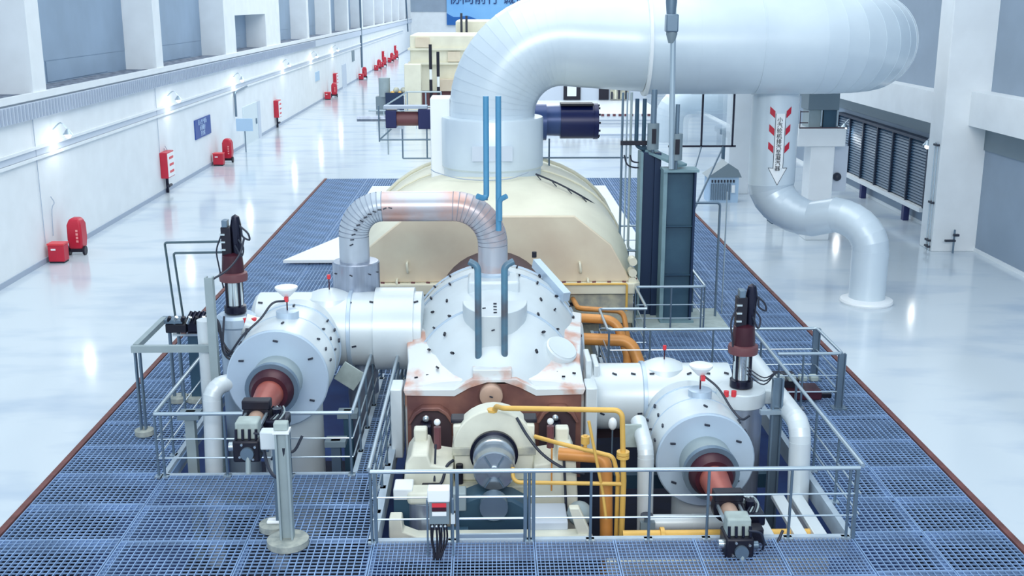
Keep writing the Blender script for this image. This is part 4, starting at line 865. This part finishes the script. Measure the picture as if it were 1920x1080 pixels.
# ================================================================== RIGHT WHITE PIPE WITH ARROW
t = thing('exhaust_pipe', 'white Z-shaped pipe with arrow marking standing on the right floor', 'pipe', (9.85, 28.2, 0))
PY = 30.1
pa = [(7.68, PY, 5.6), (7.68, PY, 5.2), (7.68, PY, 4.0), (7.68, PY, 2.86)]
def skew(x): return PY - 2.0 * max(0, min(1, (x - 7.7) / 2.15))
arc1 = [(7.68 + .95 * (1 - math.cos(a)), skew(7.68 + .95 * (1 - math.cos(a))), 2.86 - .85 * math.sin(a)) for a in [PI / 2 * i / 7 for i in range(1, 8)]]
arc2 = [(9.1 + .75 * math.sin(a), skew(9.1 + .75 * math.sin(a)), 2.2 - .8 * (1 - math.cos(a))) for a in [PI / 2 * i / 7 for i in range(8)]]
pts = pa + arc1 + arc2 + [(9.85, 28.1, .06)]
rad = [.62] * 4 + [.62 - .16 * i / 7 for i in range(1, 8)] + [.45] * 5 + [.46] * 4
gores(t, pts, rad, 'bigpipe', n=40, lip=.005)
MB().lathe((9.85, 28.1, 0), (0, 0, 1), [(0, .66), (.05, .68), (.1, .66), (.14, .5), (.14, .4)], 40).build('floor_flange', 'white', t)
ar = thing('flow_arrow', 'white arrow sign with red chevrons and Chinese characters on the right pipe', 'sign', (7.68, PY - .62, 3.1))
# curved backing follows the pipe
def onpipe(x, z, d=.004):
    r = .629 + d; dx = max(-.59, min(.59, x)); return (7.68 + dx, PY - math.sqrt(r * r - dx * dx), 7.6 - (7.6 - z) * 1.027)
def patch(poly, m, name, d, lab=None):
    b = MB(); b.add([onpipe(x, z, d) for x, z in poly], [tuple(range(len(poly)))]); return b.build(name, m, ar)
for c0, c1 in zip([-.12 + .04 * i for i in range(6)], [-.08 + .04 * i for i in range(6)]): patch([(c0, 3.45), (c1, 3.45), (c1, 4.85), (c0, 4.85)], 'white', 'arrow_shaft', .004)
patch([(-.24, 3.45), (0, 3.45), (0, 3.02)], 'white', 'arrow_head', .004); patch([(0, 3.45), (.24, 3.45), (0, 3.02)], 'white', 'arrow_head', .004)
for s in (-1, 1):
    for z in (4.75, 4.3, 3.85): patch([(s * .15, z - .02), (s * .28, z + .1), (s * .28, z + .28), (s * .15, z + .16)], 'red', 'chevron', .006)
    MB().tube([onpipe(s * .13, 4.85, .008), onpipe(s * .13, 3.45, .008), onpipe(s * .25, 3.45, .008), onpipe(0, 3.01, .008)], .006, 5).build('outline', 'hose', ar)
text_mesh('\n'.join('小汽轮机排汽至凝汽器'), .15, 'lettering', 'black', ar, (7.66, PY - .65, 3.965), (1, 0, 0), (0, 0, 1), .003, True)

# ================================================================== RIGHT-HAND BACKGROUND
t = thing('column_with_cabinet', 'white free-standing column carrying a ledge and grey cabinet', 'column', (10.8, 36.3, 0))
MB().box(10.42, 11.2, 36, 36.8, 0, 3.1).build('shaft', 'wallwhite', t, bevel=.02)
MB().box(9.95, 11.5, 35.9, 37.4, 3.1, 3.68).build('ledge', 'wallwhite', t, bevel=.02)
MB().box(10.28, 11.28, 36.1, 37, 4.25, 5.1).build('cabinet', 'cabinetgrey', t, bevel=.02)
MB().box(10.33, 10.72, 36.15, 36.9, 3.68, 4.25).build('cabinet_leg', 'postgreen', t); MB().box(10.8, 11.22, 36.15, 36.9, 3.68, 4.25).build('cabinet_leg', 'teal', t)
for x in (10.7, 11.22): MB().box(x, x + .05, 36.1, 36.14, 3.68, 4.25).build('bright_pipe', 'chrome', t)
fr = MB()
for z in (3.85, 4.2): fr.box(9.98, 10.25, 35.92, 35.95, z, z + .03)
fr.box(9.98, 10.0, 35.92, 35.95, 3.68, 4.25).box(9.98, 11.45, 35.92, 35.95, 3.68, 3.72); fr.build('ledge_frame', 'darkbrown', t)
MB().box(11.3, 11.9, 36.8, 37.3, 1.5, 3.0).build('side_panel', 'tray', t); MB().sphere((11.55, 36.7, 2.0), .14).build('gauge', 'hose', t)
lv = thing('louvre_screen', 'dark grey louvre grille along the right wall behind the column', 'louvre', (15.1, 43, .7))
y0, y1 = 38.0, 48.2
MB().box(15.2, 15.28, y0, y1, .72, 2.95).build('backing', 'louvreframe', lv)
for k in range(7):
    y = y0 + (y1 - y0) * k / 6; MB().box(15.0, 15.2, y - .05, y + .05, .7, 3.0).build('mullion', 'louvreframe', lv)
MB().box(14.98, 15.25, y0, y1, 2.95, 3.05).build('head_rail', 'louvreframe', lv); MB().box(14.9, 15.28, y0, y1, .55, .7).build('sill_rail', 'wallwhite', lv)
sl = MB().box(-.012, .012, 0, 1.58, -.06, .06, Matrix.Rotation(.6, 4, 'Y')).mesh('slat', 'louvre')
for k in range(6):
    for q in range(21):
        o = bpy.data.objects.new('slat', sl); C.objects.link(o); o.parent = lv; o.location = V(15.1, y0 + (y1 - y0) * k / 6 + .06, .8 + q * .103) - lv.location
for y in (39.5, 44.2): MB().box(14.9, 15.1, y - .12, y + .12, 0, .55).build('support_leg', 'darkblue', lv, label='dark blue leg')
tag(MB().box(9.75, 10.6, 45.2, 46, 0, 6).build('white_column', 'wallwhite', bevel=.02), 'plain white column behind the slatted kiosk, left of the arrow-marked pipe', 'column')
# vertical conduit and hydrant at column
t = thing('conduit', 'pale conduit pair with black ties running up the big right column', 'conduit', (13.88, 34.6, 0))
for y in (34.35, 34.55): MB().cyl((13.88, y, 0), (13.88, y, 3.4), .02, n=8).build('pipe', 'rail', t)
for z in (.1, .3, 1.5, 3.3): MB().box(13.83, 13.92, 34.3, 34.6, z, z + .06).build('tie', 'hose', t)
t = thing('standpipe', 'small grey valve standpipe at the foot of the big right column', 'valve', (14.5, 33.9, 0))
MB().cyl((14.5, 33.95, 0), (14.5, 33.95, .75), .03, n=10).build('pipe', 'railpost', t)
MB().box(14.2, 14.52, 33.85, 33.95, .38, .44).build('handle', 'hose', t); MB().box(14.45, 14.62, 33.85, 33.95, .55, .62).build('valve_body', 'hose', t)
# platform frame with panes, and pipe of second unit seen behind it
t = thing('glazed_frame', 'dark metal frame with two glass panes beneath the giant pipe', 'screen', (5.9, 30.5, 3.8))
fz0, fz1 = 3.8, 5.3
for a, b in (((4.9, fz1), (6.7, fz1)), ((4.9, fz0), (6.75, fz0)), ((5.8, fz0), (5.8, fz1)), ((6.65, fz0), (6.65, fz1)), ((4.95, fz0), (4.95, fz1))): MB().bar((a[0], 30.5, a[1]), (b[0], 30.5, b[1]), .05, .05).build('frame_bar', 'blackgloss', t)
MB().box(4.98, 5.77, 30.49, 30.5, fz0 + .03, fz1 - .03).build('pane', 'glass', t); MB().box(5.83, 6.62, 30.49, 30.5, fz0 + .03, fz1 - .03).build('pane', 'glass', t)
for a, b in (((5.8, 30.5, 3.78), (4.9, 27.2, 3.1)), ((6.4, 30.5, 3.78), (4.95, 27.0, 2.5))): MB().tube([a, b], .03, 8).build('strut', 'railpost', t)
t = thing('steam_pipe', 'white curved pipe of the second machine seen through the glazed frame', 'pipe', (13, 60, 0))
gores(t, fillet([(10.2, 63.5, 0), (10.2, 63.5, 2.3), (13.6, 63.5, 2.3), (13.6, 66, 2.3)], 1.6, 8), .8, 'bigpipe', n=32)
tag(MB().lathe((12.4, 56, 0), (0, 0, 1), [(0, .7), (1.2, .7), (1.22, .82), (1.45, .82), (1.5, .4), (1.8, .3), (1.8, .01)], 24).build('drum_tank', 'teal'), 'dark grey green tank seen through the right glass pane', 'tank')
t = thing('ventilation_kiosk', 'small grey slatted kiosk with a pitched roof on the far floor', 'kiosk', (9.2, 43.4, 0))
MB().box(8.6, 9.75, 43.2, 44.2, 0, 1.0).build('body', 'paleblue', t)
MB().prism([(8.5, 1.0), (9.3, 1.55), (9.7, 1.3), (9.85, 1.0)], 'y', 43.15, 44.3).build('roof', 'cabinetgrey', t)
for k in range(9): MB().box(8.66 + k * .09, 8.71 + k * .09, 43.14, 43.2, .12, .75).build('slat', 'railpost', t)
for k in range(8): MB().box(8.68 + k * .12, 8.74 + k * .12, 43.14, 43.2, .8, .9).build('vent', 'hose', t)
MB().box(9.47, 9.6, 43.12, 43.2, .4, .7).build('sign_plate', 'white', t)
t = thing('ventilation_kiosk', 'dark kiosk partly hidden between the white pipe and the column', 'kiosk', (10.3, 39, 0))
MB().box(10.0, 10.45, 38.8, 39.5, .0, 1.25).build('body', 'teal', t); MB().prism([(9.95, 1.25), (9.95, 1.6), (10.6, 1.25)], 'y', 38.7, 39.6).build('roof', 'cabinetgrey', t)
MB().box(10.05, 10.4, 38.75, 38.8, .15, .8).build('door', 'clad', t)

# far platform with second machine (right of centre)
t = thing('far_platform', 'long low white platform with hazard dotted edge in the far background', 'platform', (9, 72, 0))
MB().box(1.5, 11, 70, 95, 0, .9).build('body', 'white', t)
for k in range(26): MB().box(1.6 + k * .36, 1.78 + k * .36, 69.95, 70, .75, .9).build('edge_mark', 'brownband', t)
MB().box(1.5, 11, 66, 70, 0, .12).build('lower_step', 'tray', t)
for a in range(2): MB().box(1.5, 11, 69.94, 70.0, .3 + a * .2, .32 + a * .2).build('joint', 'linegrey', t)
t = thing('control_cabin', 'pale grey cabin with dark openings on the far platform', 'cabin', (5.5, 80, .9))
MB().box(2.5, 11, 80, 84, .9, 5).build('wall', 'tray', t)
for x0, x1 in ((5.3, 6.5), (7.8, 8.5)): MB().box(x0, x1, 79.9, 80, .95, 2.7).build('opening', 'black', t)
MB().box(5.55, 6.2, 79.85, 79.9, 1.2, 1.9).build('machine', 'white', t); MB().box(8.6, 9.9, 79.85, 79.95, .95, 2.6).build('bay', 'creamdirty', t)
for k in range(5): MB().box(8.65 + k * .25, 8.78 + k * .25, 79.8, 79.85, 1.0, 1.5 + .2 * (k % 3)).build('fitting', 'cream' if k % 2 else 'hose', t)
MB().box(7.8, 10.2, 79.7, 79.95, 2.6, 2.75).build('lintel', 'darkblue', t)

# ================================================================== SECOND UNIT (far left, cream)
t = thing('far_turbine', 'cream stepped machine body of the second unit in the far background', 'machine', (-3.5, 82, 0))
MB().box(-5.6, .5, 82, 90, 1.4, 5.35).build('upper_body', 'cream', t, bevel=.08)
MB().box(-5.75, .7, 81.8, 90, 4.3, 4.45).build('ledge', 'cream', t); MB().box(-5.75, .7, 81.7, 90, 3.3, 3.45).build('ledge', 'cream', t)
MB().box(-5.2, -4.2, 81.85, 82, 4.5, 5.2).build('side_panel', 'cream_face', t); MB().box(-2.9, -2.0, 81.85, 82, 3.5, 4.2).build('side_panel', 'cream_face', t)
MB().box(-2.6, 4, 92, 100, 3, 6.2).build('rear_body', 'cream', t, bevel=.1)
MB().box(-5.6, .5, 82.2, 90, .0, 1.4).build('base', 'brownband', t)
MB().box(-3.5, 1.2, 80.9, 82, 1.5, 2.3).build('bearing_deck', 'cream_face', t)
tag(MB().box(-5.86, -4.7, 79.4, 80.4, 0, 3.45).build('cream_cabinet', 'cream', bevel=.05), 'tall plain cream cabinet in front of the far machine', 'cabinet')
for k, (x, z1) in enumerate(((-4.02, 4.8), (-3.5, 4.3))):
    t = thing('signal_pole', ('left taller' if k == 0 else 'right shorter') + ' black and white pole before the far cream machine', 'pole', (x, 79.5, 0))
    MB().cyl((x, 79.5, z1 - 1.7), (x, 79.5, z1), .11, n=10).build('upper', 'black', t); MB().cyl((x, 79.5, z1 - 2.4), (x, 79.5, z1 - 1.7), .09, n=10).build('middle', 'white', t); MB().cyl((x, 79.5, 0), (x, 79.5, z1 - 2.4), .11, n=10).build('lower', 'black', t)
t = thing('far_equipment', 'small cream and grey pump group left of the cream cabinet', 'machine', (-7, 80, 0))
MB().box(-7.9, -6.0, 79.5, 80.5, 0, 1.2).build('base', 'cabinetgrey', t); MB().box(-7.2, -5.95, 79.3, 79.5, .2, 1.5).build('dark_panel', 'teal_dark', t)
MB().cyl((-7.3, 79.8, 1.2), (-7.3, 79.8, 2.5), .4, n=16).build('tank', 'postgreen', t)
for k in range(4): MB().sphere((-6.7 + .25 * k, 79.6, 1.4 + .25 * (k % 2)), .22, 10, 6).build('valve', 'creamdirty' if k % 2 else 'yellow', t)
t = thing('guard_railing', 'faint far railing in front of the second unit', 'railing', (-5, 70, 0))
for z in (.55, 1.1): MB().box(-6.5, -1.5, 69.98, 70.02, z, z + .04).build('rail', 'rail', t)
for k in range(6): MB().box(-6.5 + k, -6.46 + k, 69.98, 70.02, 0, 1.1).build('post', 'rail', t)
for k, (x, h) in enumerate(((-2.2, 5.9), (-1.8, 5.7))): tag(MB().box(x, x + .18, 91, 91.2, 5.3, h + .9).build('bracket_post', 'hose'), ['taller', 'shorter'][k] + ' dark post on top of the far cream machine', 'post')

# ================================================================== LEFT WALL THINGS
def cart(label, x, y, first=None):
    if first: return dup(first, (x, y, 0), label)
    t = thing('wheeled_extinguisher', label, 'extinguisher', (x, y, 0))
    secs = [[(x + sx * a, y + sy * b, z) for sx, sy in ((-1, -1), (1, -1), (1, 1), (-1, 1))] for z, a, b in ((.2, .2, .22), (.5, .23, .26), (.95, .22, .26), (1.12, .16, .2), (1.16, .08, .12))]
    MB().loft(secs).build('red_cover', 'red', t, bevel=.05)
    MB().box(x - .18, x + .18, y - .2, y + .2, .1, .22).build('trolley', 'black', t)
    for s in (-1, 1): MB().cyl((x + s * .2, y - .1, .14), (x + s * .27, y - .1, .14), .14, n=18).build('wheel', 'black', t)
    for k in range(4): MB().box(x + .05, x + .12, y - .262, y - .25, .42 + k * .11, .49 + k * .11).build('character_mark', 'pink', t)
    return t
def bx(label, x, y, first=None):
    if first: return dup(first, (x, y, 0), label)
    t = thing('extinguisher_box', label, 'box', (x, y, 0))
    MB().box(x - .24, x + .24, y - .2, y + .2, .05, .55).build('body', 'red', t, bevel=.02)
    MB().box(x - .25, x + .25, y - .21, y + .21, .55, .6).build('lid', 'redbright', t)
    MB().box(x - .14, x, y - .215, y - .205, .4, .45).build('label_plate', 'white', t); MB().box(x - .22, x + .22, y - .18, y + .18, 0, .06).build('foot', 'black', t)
    return t
c1 = cart('nearest tall red covered extinguisher cart by the left wall', -12.8, 34.4); b1 = bx('nearest low red extinguisher box by the left wall', -13.0, 33.3)
cart('second tall red extinguisher cart by the left wall, past the blue sign', -12.8, 55.2, c1); bx('second low red extinguisher box by the left wall, below the blue sign', -13.0, 54.1, b1)
cart('third red extinguisher cart by the left wall, beyond the white door', -12.8, 94.5, c1); bx('third low red box by the left wall, beyond the white door', -13.0, 92, b1)
for k, (y, z) in enumerate(((118, 0), (134, 0), (141, 0), (152, 0), (160, 0))):
    n_ = ['fourth', 'fifth', 'sixth', 'seventh', 'farthest'][k]
    cart(n_ + ' red extinguisher cart along the left wall, far away', -12.8, y, c1); bx(n_ + ' low red box along the left wall, far away', -12.95, y - 2, b1)
def hose_cab(label, y, first=None):
    if first: return dup(first, (XL + .2, y, .65), label)
    t = thing('hose_cabinet', label, 'cabinet', (XL + .2, y, .65))
    MB().box(XL, XL + .3, y - .5, y + .5, .65, 1.7).build('cabinet_body', 'red', t, bevel=.02)
    MB().box(XL + .3, XL + .33, y - .46, y + .46, .7, 1.65).build('door', 'white', t)
    for k in range(3): MB().box(XL + .33, XL + .335, y - .3, y + .3, .85 + k * .28, .95 + k * .28).build('red_marking', 'redbright', t)
    MB().box(XL + .05, XL + .15, y - .05, y + .05, 0, .65).build('post', 'blackgloss', t)
    MB().cyl((XL + .2, y - .2, .3), (XL + .2, y + .2, .3), .06, n=10).build('pipe', 'hose', t)
    return t
h1 = hose_cab('nearest red hose cabinet with white door on the left wall', 46.1)
hose_cab('second red hose cabinet on the left wall beyond the door', 71, h1); hose_cab('third red hose cabinet on the left wall above the third cart', 98.5, h1)
hose_cab('fourth red hose cabinet far along the left wall', 144, h1); hose_cab('farthest red hose cabinet at the end of the left wall', 163, h1)
t = thing('wall_sign', 'blue sign with pale Chinese writing on the left wall', 'sign', (XL, 52.7, 1.55))
MB().box(XL, XL + .05, 51.3, 54.2, 1.55, 2.42).build('board', 'signblue', t)
text_mesh('进入生产现场\n必须戴好\n安全帽', .26, 'lettering', 'signtext', t, (XL + .06, 52.6, 1.98), (0, 1, 0), (0, 0, 1), .003)
dr = MB().box(XL - .02, XL + .06, 61.5, 65.2, 0, 2.1).build('door_1', 'doorpale'); struct(dr)
MB().box(XL + .06, XL + .1, 65.2, 65.9, 0, 2.1).build('door_frame', 'tray', dr); MB().box(XL + .06, XL + .12, 64.6, 64.75, .9, 1.2).build('door_handle', 'railpost', dr)
dr = MB().box(XL - .02, XL + .06, 104, 107, 0, 2.1).build('door_2', 'tray'); struct(dr)
t = thing('notice_lectern', 'pale blue notice board on a thin stand by the left wall door', 'lectern', (-13.0, 59, 0))
MB().box(-13.15, -12.3, 58.9, 59.0, 1.1, 1.75).build('board', 'paleblue', t); MB().box(-12.75, -12.7, 58.95, 59.0, 0, 1.1).build('post', 'railpost', t)
tag(MB().tube(fillet([(XL + .1, 59.5, 1.8), (XL + .1, 59.5, 3.05), (XL + .1, 62.5, 3.15)], .2, 4), .06, 8).build('drain_pipe', 'railpost'), 'short dark drain pipe bending along the left wall near the door', 'pipe')
tag(MB().tube(fillet([(XL + .1, 101, 9), (XL + .1, 120.0, 9), (XL + .1, 120.0, 1)], .3, 4), .1, 8).build('drain_pipe', 'railpost'), 'tall grey drain pipe on the far left wall', 'pipe')
tag(MB().tube([(XL + .1, 185, 12), (XL + .1, 190, 3)], .12, 8).build('drain_pipe', 'railpost'), 'dark drain pipe at the far corner of the left wall', 'pipe')
tag(MB().box(XL, XL + .05, 88, 90, 1.7, 2.4).build('wall_sign', 'paleblue'), 'small pale blue sign on the left wall beyond the white door', 'sign')
tag(MB().box(XL, XL + .05, 112, 114, 2.0, 3.0).build('wall_sign', 'cabinetgrey'), 'small grey sign on the far left wall', 'sign')
for k, (y, lab) in enumerate(((33.2, 'thin grey wire pair hanging on the left wall above the nearest red box'), (45.6, 'thin grey wire pair on the left wall above the nearest hose cabinet'))):
    b = MB()
    b.tube([(XL + .03, y, 4.3), (XL + .03, y, .6 if k == 0 else 1.7)], .012, 6).tube(smoothp([(XL + .05, y + .7, 1.9), (XL + .12, y + .75, 1.7), (XL + .05, y + .7, 1.5), (XL + .03, y + .65, .7 if k == 0 else 1.8)], 4), .014, 6)
    tag(b.build('wall_wire', 'linegrey'), lab, 'wire')
# wall lamps
def lamp(label, x, y, z, s, power=60):
    t = thing('wall_lamp', label, 'lamp', (x, y, z))
    MB().tube(smoothp([(x - s * .45, y, z + .1), (x - s * .2, y, z + .3), (x, y, z + .12)], 4), .02, 8).build('arm', 'rail', t)
    MB().lathe((x, y, z - .05), (0, 0, 1), [(0, .16), (.06, .12), (.16, .04)], 20).build('shade', 'rail', t)
    MB().sphere((x, y, z - .08), .09).build('bulb', 'lamp', t)
    d = bpy.data.lights.new('bulb_light', 'POINT'); d.energy = power; d.shadow_soft_size = .12; d.color = (1, 1, .97)
    l = bpy.data.objects.new('bulb_light', d); C.objects.link(l); l.parent = t; l.location = (0, 0, -.25)
for k, y in enumerate((34.6, 47.2, 59.6, 74, 86, 98)):
    lamp(['nearest', 'second', 'third', 'fourth', 'fifth', 'sixth'][k] + ' bright wall lamp along the left wall conduit', XL + .5, y, 3.75, 1, 13)
lamp('bright wall lamp on the far side of the big right column', 14.6, 37.0, 3.05, -1, 8)
lamp('bright lamp above the far end of the louvre grille', 14.8, 46.5, 2.62, -1, 8)
